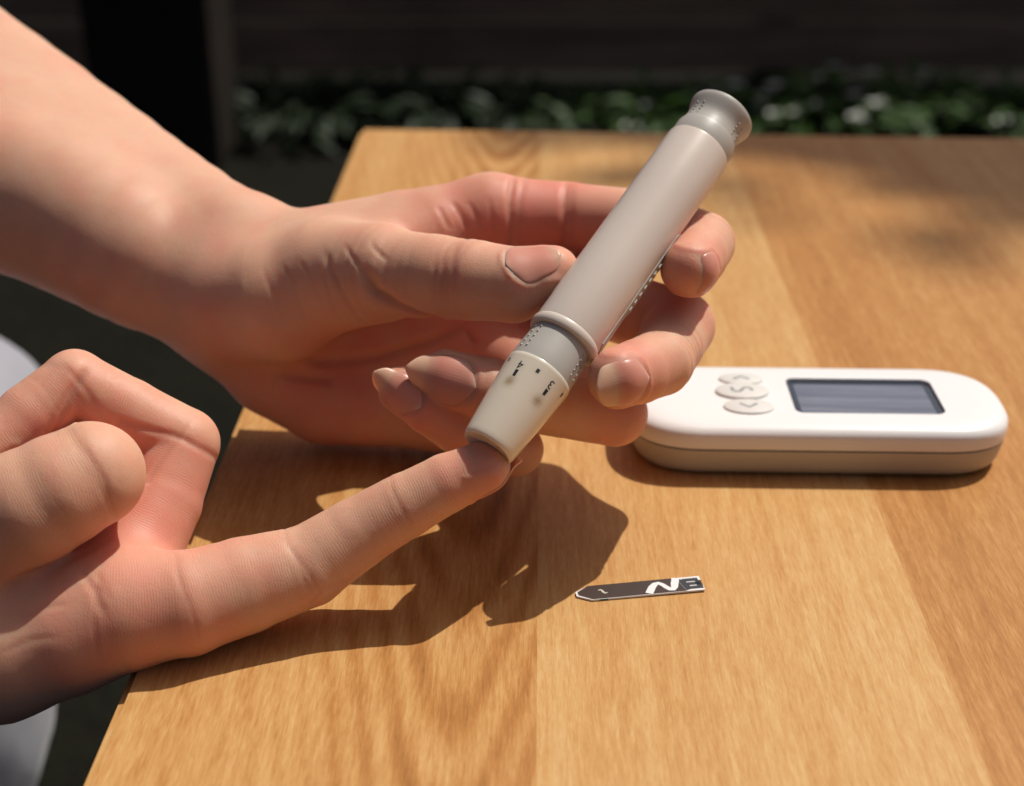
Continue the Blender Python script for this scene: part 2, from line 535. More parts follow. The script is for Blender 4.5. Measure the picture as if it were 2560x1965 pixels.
def build_hand(hand, voxel, creases, folds, nails, red, seed, palmdir, redk=1.15):
    lo, hi = hand.bounds()
    v, f = sdf_mesh(hand, lo, hi, voxel)
    v = project(hand, v, 1)
    n = grad(hand, v)
    keys = list(hand.F)
    fd = np.stack([hand.fsdf(k, v) for k in keys], 1)
    near = fd.argmin(1)
    dist = fd.min(1)
    disp = np.zeros(len(v))
    shade = np.zeros(len(v))       # crease mask, used for colour as well
    for (key, A, T, Mdir, R, half, depth, sig, bow) in creases:
        m = np.linalg.norm(v - A, axis=1) < R
        if key is not None:
            m &= (near == keys.index(key)) & (dist < 2.5)
        q = v[m] - A
        tt = q @ T
        w = q - tt[:, None] * T
        wl = np.maximum(np.linalg.norm(w, axis=1), 1e-6)
        ca = (w @ Mdir) / wl
        Bd = np.cross(T, Mdir)
        sa = (w @ Bd) / wl
        ang = np.arccos(np.clip(ca, -1, 1))
        mask = 1 / (1 + np.exp((ang - half) * 9))
        wig = 0.35 * np.sin(sa * 4 + depth * 31 + bow * 3)
        tt2 = tt - bow * (1 - ca) - wig
        g = np.exp(-(tt2 / sig) ** 2 * 0.5) * mask
        lip = np.exp(-(tt2 / (sig * 2.6)) ** 2 * 0.5) * mask
        disp[m] += -depth * g + depth * 0.12 * lip
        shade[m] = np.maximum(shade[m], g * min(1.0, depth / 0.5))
    for (poly, depth, sig, R) in folds:      # long skin folds along a 3-D line
        pts = np.array(poly)
        dd = np.full(len(v), 1e9)
        along = np.zeros(len(v))
        for i in range(len(pts) - 1):
            a, b = pts[i], pts[i + 1]
            t = np.clip(((v - a) @ (b - a)) / ((b - a) @ (b - a)), 0, 1)
            e = np.linalg.norm(v - (a + t[:, None] * (b - a)), axis=1)
            s = (i + t) / (len(pts) - 1)
            up = e < dd
            dd[up] = e[up]; along[up] = s[up]
        fade = np.clip(np.sin(np.pi * np.clip(along, 0.02, 0.98)) * 1.8, 0, 1)
        g = np.exp(-(dd / sig) ** 2 * 0.5) * fade
        disp += -depth * g + 0.25 * depth * np.exp(-(dd / (2.4 * sig)) ** 2 * .5) * fade
        shade = np.maximum(shade, g * min(1, depth / 0.7))
    # nail beds
    nail_meshes = []
    bed = np.zeros(len(v))
    for nd in nails:
        nail_meshes.append(make_nail(hand, nd))
        fr = nd['frame']
        C, T, N, B = fr['C'], fr['T'], fr['N'], fr['B']
        q = v - C
        a = (q @ B) / nd['w'] * 2
        b = (q @ T) / nd['len']
        on = (q @ N > -0.35 * nd['w']) & (np.linalg.norm(q, axis=1) < nd['len'] * 1.6) & (near == keys.index(nd['finger']))
        # distance (units) outside the nail's outline
        bb = np.where(b < 0.25, (0.25 - b) / 0.25, 0)
        rr = np.sqrt(np.abs(a) ** 2.6 + np.clip(bb, 0, None) ** 2.2) - 1
        do = rr * nd['w'] * 0.5
        side = on & (b < nd['bed'] + 0.05)
        ridge = np.exp(-((do - 0.9) / 0.8) ** 2) * 0.26
        fadeb = np.clip((nd['bed'] - b) / 0.25, 0, 1)
        sink = 1 / (1 + np.exp(np.clip((do + 0.55) * 6.0, -40, 40))) * 0.25 * fadeb
        edgeg = np.exp(-((do - 0.05) / 0.32) ** 2) * 0.07
        disp += np.where(side, ridge - sink - edgeg, 0)
        bed = np.maximum(bed, np.where(side, np.exp(-((do - 0.6) / 0.8) ** 2), 0))
        shade = np.maximum(shade, np.where(side, np.exp(-(do / 0.35) ** 2) * 0.4, 0))
    disp += 0.07 * wave_noise(v, 0.30, seed) + 0.012 * wave_noise(v, 1.1, seed + 1)
    v2 = v + n * disp[:, None]
    me = fast_mesh("skin", v2, f)
    redv = np.zeros(len(v))
    for (c, r, amt) in red:
        redv += redk * amt * np.exp(-(np.linalg.norm(v - c, axis=1) / r) ** 2)
    redv = np.clip(redv + 0.15 * wave_noise(v, 0.16, seed + 5) + 0.10 * wave_noise(v, 0.5, seed + 9), 0, 1)
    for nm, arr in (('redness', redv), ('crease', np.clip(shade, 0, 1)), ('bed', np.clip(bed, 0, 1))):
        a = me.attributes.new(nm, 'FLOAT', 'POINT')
        a.data.foreach_set('value', arr.astype(np.float32))
    # direction along the nearest finger, for the skin ridges
    ucoord = np.zeros(len(v)); pad = np.zeros(len(v))
    for i, k in enumerate(keys):
        pts, rad = hand.F[k]
        m = near == i
        best = np.full(m.sum(), 1e9); uu = np.zeros(m.sum()); L = 0
        for j in range(len(pts) - 1):
            ab = pts[j + 1] - pts[j]; ln = np.linalg.norm(ab)
            t = np.clip(((v[m] - pts[j]) @ ab) / ln ** 2, -0.2 if j == 0 else 0, 1.6 if j == len(pts) - 2 else 1)
            e = np.linalg.norm(v[m] - pts[j] - t[:, None] * ab, axis=1)
            upd = e < best
            best[upd] = e[upd]; uu[upd] = L + t[upd] * ln
            L += ln
        ucoord[m] = uu
        pad[m] = np.clip(1.5 - dist[m] / 2.0, 0, 1) * np.clip((n[m] @ palmdir) * 1.6 + 0.35, 0, 1)
    a = me.attributes.new('along', 'FLOAT', 'POINT'); a.data.foreach_set('value', ucoord.astype(np.float32))
    a = me.attributes.new('ridge', 'FLOAT', 'POINT'); a.data.foreach_set('value', pad.astype(np.float32))
    return me, nail_meshes

def make_nail(hand, nd):
    pts, rad = hand.F[nd['finger']]
    T = nrm(pts[-1] - pts[-2])
    if 'taxis' in nd: T = nrm(nd['taxis'])
    N = np.asarray(nd['normal'], float); N = nrm(N - (N @ T) * T)
    B = np.cross(T, N)
    C = pts[-1] + T * nd['start']            # axis point under the cuticle
    nd['frame'] = dict(C=C, T=T, N=N, B=B)
    fs = lambda p: hand.fsdf(nd['finger'], p)
    NA, NB = 17, 22
    rows = []
    for j in range(NB):
        b = j / (NB - 1)
        s = b * nd['len']
        sb = min(s, nd['bed'] * nd['len'])
        over = s - sb
        wf = 1.0
        if b < 0.25: wf = math.sqrt(max(0.0, 1 - ((0.25 - b) / 0.25) ** 2.2)) * 0.98 + 0.02
        if b > 0.72: wf = max(0.04, 1 - ((b - 0.72) / 0.28) ** nd.get('tipexp', 2.4))**0.5 if b < 1 else 0.12
        av = (np.arange(NA) / (NA - 1) * 2 - 1) * wf
        th = av * nd.get('arc', 0.85)
        dv = N * np.cos(th)[:, None] + B * np.sin(th)[:, None]
        p = C + T * sb + dv * 22
        for _ in range(14):
            p = p - dv * np.clip(fs(p), -2, 4)[:, None]
        lift = 0.16 if nd['bed'] < 1 else 0.16 - 0.5 * max(0.0, (b - 0.8) / 0.2)
        row = p + dv * lift + T * over - N * over * nd.get('drop', 0.12)
        rows.append(row)
    R = np.array(rows)
    # smooth along the length so the plate is even
    for _ in range(6):
        R[1:-1] = 0.25 * R[:-2] + 0.5 * R[1:-1] + 0.25 * R[2:]
    thick = 0.42
    top = R.reshape(-1, 3)
    cen = C + T * nd['len'] * 0.5
    dn = -N
    bot = top + dn * thick
    verts = np.concatenate([top, bot])
    faces = []
    n1 = NA * NB
    for j in range(NB - 1):
        for i in range(NA - 1):
            a, b2, c, d2 = j * NA + i, j * NA + i + 1, (j + 1) * NA + i + 1, (j + 1) * NA + i
            faces.append((a, b2, c, d2)); faces.append((n1 + d2, n1 + c, n1 + b2, n1 + a))
    for j in range(NB - 1):
        a, d2 = j * NA, (j + 1) * NA
        faces.append((a, d2, n1 + d2, n1 + a))
        a, d2 = j * NA + NA - 1, (j + 1) * NA + NA - 1
        faces.append((d2, a, n1 + a, n1 + d2))
    for i in range(NA - 1):
        a, b2 = i, i + 1
        faces.append((b2, a, n1 + a, n1 + b2))
        a, b2 = (NB - 1) * NA + i, (NB - 1) * NA + i + 1
        faces.append((a, b2, n1 + b2, n1 + a))
    me = mesh_from("fingernail", verts, faces)
    bm = bmesh.new(); bm.from_mesh(me); bmesh.ops.recalc_face_normals(bm, faces=bm.faces[:]); bm.to_mesh(me); bm.free()
    bb = np.tile(np.repeat(np.linspace(0, 1, NB), NA), 2)
    aa = np.tile(np.tile(np.linspace(-1, 1, NA), NB), 2)
    at = me.attributes.new('bed', 'FLOAT', 'POINT'); at.data.foreach_set('value', (bb / nd['bed'] * 0.5).astype(np.float32))
    at = me.attributes.new('across', 'FLOAT', 'POINT'); at.data.foreach_set('value', aa.astype(np.float32))
    return me

# ------------------------------------------------------------------ skin and nail materials
def skin_material(name, tone=1.0):
    t = NT(name)
    co = t.obj()
    red = t.attr('redness').outputs['Fac']
    cr = t.attr('crease').outputs['Fac']
    bed = t.attr('bed').outputs['Fac']
    big = t.noise(co, 55, 4, 0.6)
    fine = t.noise(co, 420, 4, 0.6)
    base = t.mix(t.math('MULTIPLY_ADD', big, 1.6, -0.3, clamp=True), (0.63 * tone, 0.342 * tone, 0.224 * tone), (0.68 * tone, 0.418 * tone, 0.288 * tone))
    base = t.mix(t.math('MULTIPLY', red, 0.95, clamp=True), base, (0.65 * tone, 0.205 * tone, 0.150 * tone))
    base = t.mix(t.math('MULTIPLY_ADD', fine, 0.5, -0.12, clamp=True), base, (0.58 * tone, 0.295 * tone, 0.20 * tone))
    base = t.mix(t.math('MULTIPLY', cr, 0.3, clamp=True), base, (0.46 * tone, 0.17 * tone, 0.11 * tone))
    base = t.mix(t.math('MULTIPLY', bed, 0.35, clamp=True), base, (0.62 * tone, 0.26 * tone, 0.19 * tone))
    t.l(base, t.b.inputs['Base Color'])
    t.set(Subsurface_Weight=0.85, Subsurface_Scale=0.0042, Roughness=0.46, Specular_IOR_Level=0.34)
    t.b.inputs['Subsurface Radius'].default_value = (1.0, 0.26, 0.12)
    # skin relief: cell pattern, pores, friction ridges on the fingers
    vor = t.n('ShaderNodeTexVoronoi', feature='DISTANCE_TO_EDGE')
    vor.inputs['Scale'].default_value = 1150
    t.l(t.mapping(co, (1, 1, 1)), vor.inputs['Vector'])
    cell = t.math('MULTIPLY', t.math('MINIMUM', vor.outputs['Distance'], 0.12), 6.0)
    al = t.attr('along').outputs['Fac']
    warp = t.math('MULTIPLY', t.noise(co, 110, 2), 3.2)
    ph = t.math('MULTIPLY', t.math('ADD', al, warp), 9.5)
    rid = t.math('MULTIPLY', t.math('SINE', ph), t.math('MULTIPLY', t.attr('ridge').outputs['Fac'], t.math('MULTIPLY_ADD', t.noise(co, 230, 3), 2.6, -0.75, clamp=True)))
    vor2 = t.n('ShaderNodeTexVoronoi', feature='DISTANCE_TO_EDGE')
    vor2.inputs['Scale'].default_value = 330
    t.l(t.mapping(co, (1.0, 1.6, 0.7), rot=(0.4, 0.2, 0.7)), vor2.inputs['Vector'])
    lines = t.math('MULTIPLY', t.math('MINIMUM', vor2.outputs['Distance'], 0.05), 14.0)
    wr = t.math('ADD', t.noise(t.mapping(co, (1, 1, 1)), 700, 3, 0.6), t.math('MULTIPLY', lines, 0.55))
    h = t.math('ADD', t.math('MULTIPLY', cell, 0.45), t.math('MULTIPLY', rid, 0.30))
    h = t.math('ADD', h, t.math('MULTIPLY', wr, 0.7))
    t.l(t.bump(h, 0.32, 0.00015), t.b.inputs['Normal'])
    t.l(t.math('MULTIPLY_ADD', t.noise(co, 900, 3), 0.3, 0.36), t.b.inputs['Roughness'])
    return t.m

def nail_material():
    t = NT("fingernail")
    bed = t.attr('bed').outputs['Fac']
    co = t.obj()
    nz = t.noise(co, 500, 3)
    f = t.math('ADD', bed, t.math('MULTIPLY_ADD', nz, 0.03, -0.015))
    col = t.ramp(f, [(0.0, (0.72, 0.40, 0.32)), (0.08, (0.68, 0.29, 0.22)), (0.40, (0.66, 0.245, 0.18)), (0.48, (0.66, 0.30, 0.21)), (0.53, (0.67, 0.38, 0.26)), (1.0, (0.70, 0.46, 0.33))])
    t.l(col, t.b.inputs['Base Color'])
    t.set(Roughness=0.3, Subsurface_Weight=0.6, Subsurface_Scale=0.002, Specular_IOR_Level=0.24)
    t.b.inputs['Subsurface Radius'].default_value = (1.0, 0.5, 0.35)
    ac = t.attr('across').outputs['Fac']
    st = t.math('SINE', t.math('MULTIPLY', ac, 55))
    t.l(t.bump(t.math('ADD', st, t.noise(co, 900, 2)), 0.05, 0.0002), t.b.inputs['Normal'])
    return t.m

M_SKIN = skin_material("skin")
M_NAIL = nail_material()

VIEW = TOCAM
def cr(hand, key, idx, t, Mdir, half=1.5, depth=0.45, sig=0.6, bow=0.0, R=None, seg=None):
    """a crease round a finger at fraction t of segment idx"""
    pts, rad = hand.F[key]
    A = pts[idx] + (pts[idx + 1] - pts[idx]) * t
    T = nrm(pts[idx + 1] - pts[idx])
    M_ = np.asarray(Mdir, float); M_ = nrm(M_ - (M_ @ T) * T)
    r = rad[idx] + (rad[idx + 1] - rad[idx]) * t
    return (key, A, T, M_, (R or r * 2.0), half, depth, sig, bow)

# ------------------------------------------------------------------ the person: two arms and the clothed knee
person = empty("person", (-0.25, 0.35, FLOOR_Z))
tag(person, "person in white trousers pricking an index fingertip with a lancing pen", "person")

def in_person(o):
    o.location = -person.location
    return o

def img(dx, dy, dz=0.0):
    """direction: picture right, picture down, towards the viewer"""
    return RIGHT * dx - UPI * dy + TOCAM * dz

# the arm and hand that hold the pen ------------------------------------------------
penhand = Hand(
    fingers=dict(
        thumb=[(700, 585, 398, 13.5), (815, 583, 387, 12.2), (930, 590, 379, 11.0), (1010, 598, 374, 10.6), (1095, 609, 371, 9.9), (1160, 593, 371, 8.2), (1182, 582, 371, 7.0)],
        index=[(1050, 465, 418, 11.8), (1210, 468, 417, 10.6), (1385, 480, 410, 9.8), (1502, 522, 390, 8.7), (1488, 548, 380, 8.2), (1474, 574, 371, 7.6)],
        middle=[(1115, 600, 422, 11.5), (1300, 650, 408, 10.2), (1452, 697, 390, 9.7), (1412, 775, 369, 8.6), (1362, 795, 361, 8.2), (1320, 808, 354, 7.5)],
        ring=[(1035, 745, 426, 11.5), (1190, 820, 405, 9.6), (1314, 884, 386, 8.9), (1130, 855, 374, 8.5), (1040, 832, 371, 8.4), (955, 808, 370, 7.6)],
        pinky=[(935, 872, 426, 11.0), (1040, 925, 405, 8.3), (1102, 960, 388, 7.4), (980, 915, 376, 7.0), (915, 873, 373, 6.7), (857, 832, 371, 6.0)]),
    palm=[
        [(500, 545, 422, 17), (640, 548, 418, 13.5), (860, 492, 420, 11.5), (1050, 465, 418, 11.8)],
        [(470, 600, 424, 18), (760, 610, 428, 12.5), (1115, 600, 422, 11.5)],
        [(475, 645, 425, 16), (720, 720, 430, 12.5), (1035, 745, 426, 11.5)],
        [(500, 690, 427, 15.0), (582, 786, 429, 14.2), (695, 853, 430, 13.6), (935, 872, 426, 12.5)],
        [(690, 572, 408, 13), (820, 545, 408, 11), (925, 505, 412, 9)],
        [(500, 640, 412, 17), (600, 640, 404, 17.5), (700, 600, 398, 14.5), (815, 583, 387, 12.2)],
    ], kpalm=9.0, kroot=6.0,
    tube=([(-760, -240, 545, 38), (-420, -20, 512, 33), (-120, 172, 490, 31.5), (150, 350, 466, 27.5), (330, 455, 446, 22.8), (500, 535, 425, 17.5)],
          [(-760, -40, 505, 34), (-420, 150, 474, 29), (-120, 335, 450, 27.5), (150, 455, 432, 24.6), (322, 558, 422, 21.0), (465, 628, 420, 16.5)]))

def palm_creases_pen():
    C = []
    h = penhand
    dors = img(0.1, -0.35, 1.0)
    for t, d, s in ((0.05, .28, .55), (0.22, .42, .6), (0.42, .5, .6), (0.60, .55, .65), (0.8, .5, .55), (1.0, .4, .55), (1.2, .3, .5)):
        C.append(cr(h, 'thumb', 2, 0.45 + t * 0.5, dors, 1.15, d * 0.8, s, bow=1.2 * (t - .5)))
    for i in range(9):
        C.append(cr(h, 'thumb', 1, -0.5 + i * 0.17, img(0, .3, 1), 1.2, 0.10 + 0.10 * (i % 3 == 0), .5, bow=2.0))
    pal = img(0, .55, 1)
    for t, d in ((0.28, .8), (0.40, .35), (0.98, .8), (1.06, .4)):
        C.append(cr(h, 'index', 0, t, pal, 1.7, d, .75, bow=0.8))
    for t, d in ((0.0, .5), (0.1, .3)):
        C.append(cr(h, 'index', 3, t, img(.8, .2, .8), 1.6, d * .7, .6))
    for t, d in ((.62, .35), (.72, .45), (.8, .5), (.88, .45), (.97, .4), (1.06, .3)):
        C.append(cr(h, 'middle', 2, t, img(.5, .6, .8), 1.2, d * .8, .55))
    for t, d in ((.86, .5), (.95, .4), (.3, .3)):
        C.append(cr(h, 'ring', 1, t, img(.2, .5, .8), 1.6, d, .6))
    for t, d in ((.3, .55), (.7, .5)):
        C.append(cr(h, 'middle', 0, t, img(-.2, .2, 1), 1.5, d, .8))
    return C

def surf(hand, x, y, z=330.0):
    """walk from the viewer to the skin along the line of sight"""
    d = nrm(Vp(x, y, 400) - Vp(x, y, 200))
    p = Vp(x, y, z)[None]
    for _ in range(28):
        p = p + d * np.clip(hand(p), -3, 40)[:, None]
    return p[0]

def fold(hand, pts, depth, sig):
    return ([surf(hand, *q) for q in pts], depth, sig, 0)

pen_folds = [
    fold(penhand, [(770, 560), (800, 620), (850, 655), (930, 678), (960, 700)], 2.08, 1.23),
    fold(penhand, [(690, 530), (720, 600), (745, 650), (790, 690)], 0.56, 0.76),
    fold(penhand, [(560, 760), (680, 775), (800, 765), (920, 730), (1010, 690)], 1.28, 1.14),
    fold(penhand, [(570, 800), (700, 812), (820, 800)], 0.80, 1.14),
    fold(penhand, [(700, 540), (715, 590), (750, 640)], 0.32, 0.47),
    fold(penhand, [(990, 700), (1010, 730), (1060, 690)], 0.80, 0.85),
    fold(penhand, [(735, 520), (760, 560), (790, 600)], 0.40, 0.47),
    fold(penhand, [(780, 480), (800, 530), (830, 560)], 0.40, 0.47),
    fold(penhand, [(600, 560), (625, 600), (640, 650), (655, 690)], 0.26, 0.47),
    fold(penhand, [(640, 555), (668, 600), (690, 650)], 0.29, 0.47),
    fold(penhand, [(560, 570), (580, 620), (600, 670)], 0.22, 0.47),
    fold(penhand, [(965, 430), (985, 460), (1000, 495)], 0.48, 0.57),
    fold(penhand, [(935, 440), (950, 468), (962, 492)], 0.40, 0.57),
    fold(penhand, [(1000, 430), (1018, 460), (1030, 500)], 0.35, 0.47),
    fold(penhand, [(1045, 420), (1050, 460), (1056, 505)], 0.32, 0.47),
]
pen_nails = [
    dict(finger='thumb', start=-10.0, len=14.0, bed=0.90, w=11.2, arc=0.66, normal=img(-0.15, -0.55, 0.82), taxis=img(0.88, -0.46, 0.05), drop=0.35),
    dict(finger='index', start=-4.5, len=9.5, bed=1.0, w=11.0, arc=0.8, taxis=img(-0.62, 0.22, 0.75), normal=img(0.72, 0.28, 0.62), drop=0.3),
    dict(finger='middle', start=-6.0, len=15.0, bed=0.62, w=12.4, arc=0.9, taxis=img(-0.90, 0.22, 0.36), normal=img(0.3, 0.25, 0.92), drop=0.12),
    dict(finger='ring', start=-7.5, len=18.5, bed=0.70, w=12.0, arc=0.95, normal=img(0.0, 0.05, 1.0), drop=0.05, tipexp=2.0),
    dict(finger='pinky', start=-6.0, len=15.0, bed=0.70, w=9.6, arc=0.95, normal=img(-0.1, 0.05, 1.0), drop=0.05, tipexp=2.0),
]
tips = lambda h, r, a: [(pts[-1], r, a) for pts, _ in h.F.values()]
pen_red = tips(penhand, 13, 0.55) + [
    (penhand.F['index'][0][1], 22, .45), (penhand.F['middle'][0][0], 26, .5), (penhand.F['ring'][0][0], 26, .45), (Vp(800, 680, 410), 22, .35),
    (Vp(1000, 470, 415), 22, .4), (penhand.F['middle'][0][2], 12, .3), (Vp(700, 880, 420), 30, .3), (penhand.F['ring'][0][2], 14, .45), (penhand.F['index'][0][3], 12, .3)]
VOX = 0.72
me, nls = build_hand(penhand, VOX, palm_creases_pen(), pen_folds, pen_nails, pen_red, 3, img(0, .5, .3))
arm = in_person(link("arm", me, M_SKIN, person))
arm["label"] = "bare forearm and hand gripping the lancing pen between thumb and fingers"
def add_nails(meshes, parent):
    for m_ in meshes:
        o_ = link("fingernail", m_, M_NAIL, parent)
add_nails(nls, arm)

# the hand whose fingertip is pricked -----------------------------------------------
flathand = Hand(
    fingers=dict(
        thumb=[(-90, 1165, 332, 15.0), (60, 1085, 329, 13.6), (130, 1046, 330, 13.1), (194, 1014, 333, 12.4), (186, 1002, 346, 10.4), (165, 992, 357, 8.8)],
        index=[(245, 1300, 338, 13.5), (400, 1290, 339, 12.4), (520, 1252, 343, 11.7), (660, 1208, 346, 10.0), (760, 1142, 347, 8.8), (866, 1080, 347, 7.9), (955, 1033, 347, 7.2), (1036, 998, 347, 6.5)],
        middle=[(262, 1225, 352, 12.0), (345, 1075, 361, 9.9), (392, 948, 367, 9.2), (275, 880, 365, 8.5), (160, 818, 362, 8.4), (60, 888, 356, 7.7), (-20, 955, 351, 7.0)],
        ring=[(190, 1290, 370, 11.5), (250, 1150, 380, 9.0), (292, 1040, 386, 8.6), (130, 960, 382, 8.0), (70, 1050, 374, 7.4)],
        pinky=[(110, 1340, 386, 11.0), (150, 1210, 394, 8.0), (180, 1110, 398, 7.4), (60, 1060, 395, 7.0), (30, 1130, 386, 6.4)]),
    palm=[
        [(-1050, 1600, 372, 38), (-620, 1500, 354, 30), (-420, 1440, 352, 26), (-250, 1400, 348, 22), (0, 1372, 338, 19.0), (150, 1340, 338, 16), (262, 1312, 338, 13.5)],
        [(-420, 1430, 362, 24), (-60, 1345, 354, 15), (262, 1225, 352, 12.0)],
        [(-430, 1430, 370, 22), (-80, 1350, 368, 14), (190, 1290, 370, 11.5)],
        [(-430, 1440, 378, 20), (-100, 1380, 382, 13), (110, 1340, 386, 11.0)],
        [(-330, 1350, 345, 20), (-200, 1260, 337, 18), (-90, 1165, 332, 15.0)],
    ], kpalm=9.0, kroot=5.0)

def creases_flat():
    C = []
    h = flathand
    up = nrm(np.array([0, -0.35, 1.0]) )
    # the three big flexion creases on the palm side of the index finger
    for idx, t, d in ((5, 0.0, .20), (5, -0.07, .08), (3, 0.0, .22), (3, -0.08, .10), (1, 0.0, .20), (1, -0.08, .10), (0, -.05, .15)):
        C.append(cr(h, 'index', idx, t, up, 1.45, d, .36, bow=-0.8))
    for i in range(14):
        C.append(cr(h, 'index', 2 + (i % 5), (i * 0.37) % 1, img(0, .6, .7), 1.1, .04, .4, bow=.6))
    for t, d in ((-.5, .25), (-.35, .4), (-.15, .35), (.0, .4), (.2, .25)):
        C.append(cr(h, 'thumb', 2, 1 + t * .45, img(.8, -.3, .8), 1.4, d * .4, .45, bow=1.0))
    for i in range(6):
        C.append(cr(h, 'thumb', 1, .1 + i * .17, img(.2, -.5, .8), 1.3, .04, .45, bow=1.5))
    for idx, t, d in ((3, .88, .7), (3, .97, .5), (4, .08, .35), (1, .9, .6), (2, .1, .5), (2, .22, .3)):
        C.append(cr(h, 'middle', idx, t, img(-.2, .8, .6), 1.5, d * .8, .6))
    for i in range(5):
        C.append(cr(h, 'middle', 4, .2 + i * .1, img(0.1, -.2, 1), 1.3, .12, .4))
    return C

flat_folds = [
    fold(flathand, [(-20, 1275), (60, 1228), (140, 1190), (230, 1158)], 1.0, 1.2),
    fold(flathand, [(170, 1215), (205, 1265), (222, 1320)], 0.5, .7),
    fold(flathand, [(175, 1200), (215, 1240), (235, 1290)], 0.25, .6),
    fold(flathand, [(40, 1330), (90, 1300), (150, 1290)], 0.2, .6),
    fold(flathand, [(0, 1400), (60, 1370), (130, 1360)], 0.2, .6),
    fold(flathand, [(650, 1300), (690, 1260), (760, 1235)], 0.25, .6),
    fold(flathand, [(660, 1310), (720, 1275)], 0.25, .6),
]
flat_nails = [
    dict(finger='middle', start=-6.0, len=16.0, bed=0.72, w=12.0, arc=0.95, normal=img(-0.55, -0.80, 0.15), drop=0.1),
    dict(finger='index', start=-6.5, len=15.5, bed=0.80, w=11.0, arc=0.95, normal=img(0.35, 0.75, -0.55), drop=0.02),
]
flat_red = tips(flathand, 13, 0.5) + [
    (flathand.F['index'][0][0], 26, .35), (Vp(330, 1200, 340), 24, .5), (flathand.F['index'][0][3], 9, .3), (flathand.F['middle'][0][1], 18, .55), (flathand.F['middle'][0][2], 12, .35),
    (flathand.F['middle'][0][4], 12, .3), (flathand.F['thumb'][0][3], 12, .15), (Vp(260, 940, 360), 14, .4)]
me, nls = build_hand(flathand, VOX, creases_flat(), flat_folds, flat_nails, flat_red, 11, nrm([0, -0.25, 1.0]), 0.8)
arm2 = in_person(link("arm", me, M_SKIN, person))
arm2["label"] = "palm-up hand holding out its index finger under the pen"
add_nails(nls, arm2)

# clothed knee ------------------------------------------------------------------------
def cloth_material():
    t = NT("white_cotton")
    co = t.obj()
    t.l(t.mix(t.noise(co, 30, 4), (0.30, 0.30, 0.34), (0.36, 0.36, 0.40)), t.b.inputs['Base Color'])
    wv = t.n('ShaderNodeTexWave'); wv.inputs['Scale'].default_value = 900; t.l(co, wv.inputs['Vector'])
    t.l(t.bump(t.math('ADD', wv.outputs['Fac'], t.noise(co, 1800, 2)), 0.15, 0.0003), t.b.inputs['Normal'])
    t.set(Roughness=0.85, Sheen_Weight=0.2)
    return t.m
knee_pts = [[(-620, 700, 860, 92), (-195, 1000, 740, 80), (-185, 1250, 660, 72), (-225, 1500, 660, 68)],
            [(-225, 1500, 660, 68), (-360, 2300, 660, 62)]]
def knee_sdf(p):
    d = None
    for L in knee_pts:
        c = chain_sdf(p, np.array([Vp(*q[:3]) for q in L]), np.array([q[3] for q in L], float), 10)
        d = c if d is None else smin(d, c, 14)
    return d + 1.1 * wave_noise(p * np.array([1, 1, .4]), 0.10, 40) + 0.5 * wave_noise(p, .22, 41)
kp = np.concatenate([np.array([Vp(*q[:3]) for q in L]) for L in knee_pts])
kv, kf = sdf_mesh(knee_sdf, kp.min(0) - 95, kp.max(0) + 95, 5.0)
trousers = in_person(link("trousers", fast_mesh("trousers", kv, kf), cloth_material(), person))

# ------------------------------------------------------------------ lancing pen
PEN_A = P(1217, 1121, 345.0)               # mouth of the nozzle
PEN_B = P(1805, 287, 390.0)                # push button end
PEN_T = nrm(PEN_B - PEN_A)
PEN_L = float(np.linalg.norm(PEN_B - PEN_A))
pen_n = nrm(TOCAM - (TOCAM @ PEN_T) * PEN_T)   # side of the pen turned to the viewer
pen_b = np.cross(PEN_T, pen_n)                 # picture left / right of the pen
if pen_b @ RIGHT < 0: pen_b = -pen_b
pen = empty("lancing_pen", tuple(PEN_A * U))
tag(pen, "beige and grey lancing pen held in the hand, numbered nozzle on the fingertip", "lancing pen")

def pen_point(u, r, th):
    """th = 0 faces the viewer, positive turns to the picture's right"""
    return PEN_A + PEN_T * u + (pen_n * math.cos(th) + pen_b * math.sin(th)) * r

def lathe(name, prof, mat, parent, seg=72, close=True):
    verts = []; faces = []
    for (u, r) in prof:
        for i in range(seg):
            a = 2 * math.pi * i / seg
            verts.append(pen_point(u, r, a) - PEN_A)
    m = len(prof)
    for j in range(m - 1):
        for i in range(seg):
            i2 = (i + 1) % seg
            faces.append((j * seg + i, j * seg + i2, (j + 1) * seg + i2, (j + 1) * seg + i))
    if close:
        for i in range(seg):
            i2 = (i + 1) % seg
            faces.append(((m - 1) * seg + i, (m - 1) * seg + i2, i2, i))
    me = mesh_from(name, verts, faces)
    bm = bmesh.new(); bm.from_mesh(me); bmesh.ops.recalc_face_normals(bm, faces=bm.faces[:]); bm.to_mesh(me); bm.free()
    me.polygons.foreach_set('use_smooth', [True] * len(me.polygons))
    me.set_sharp_from_angle(angle=math.radians(38))
    return link(name, me, mat, parent)

M_BODY = plastic("beige_gloss_plastic", (0.69, 0.595, 0.515), 0.30, 0.0, sss=0.12, bump=0.0, coat=0.2, rvar=0.01)
M_NOZZLE = plastic("ivory_translucent_plastic", (0.70, 0.62, 0.50), 0.26, 0.0, sss=0.55, bump=0.0, coat=0.2, rvar=0.01)
M_GREY = plastic("warm_grey_plastic", (0.46, 0.435, 0.385), 0.44, 0.03, bump=0.02)
M_RIM = plastic("cream_plastic", (0.68, 0.60, 0.51), 0.3, 0.02, sss=0.1, bump=0.01)
M_INK = plastic("black_print", (0.012, 0.012, 0.013), 0.5, 0.0)

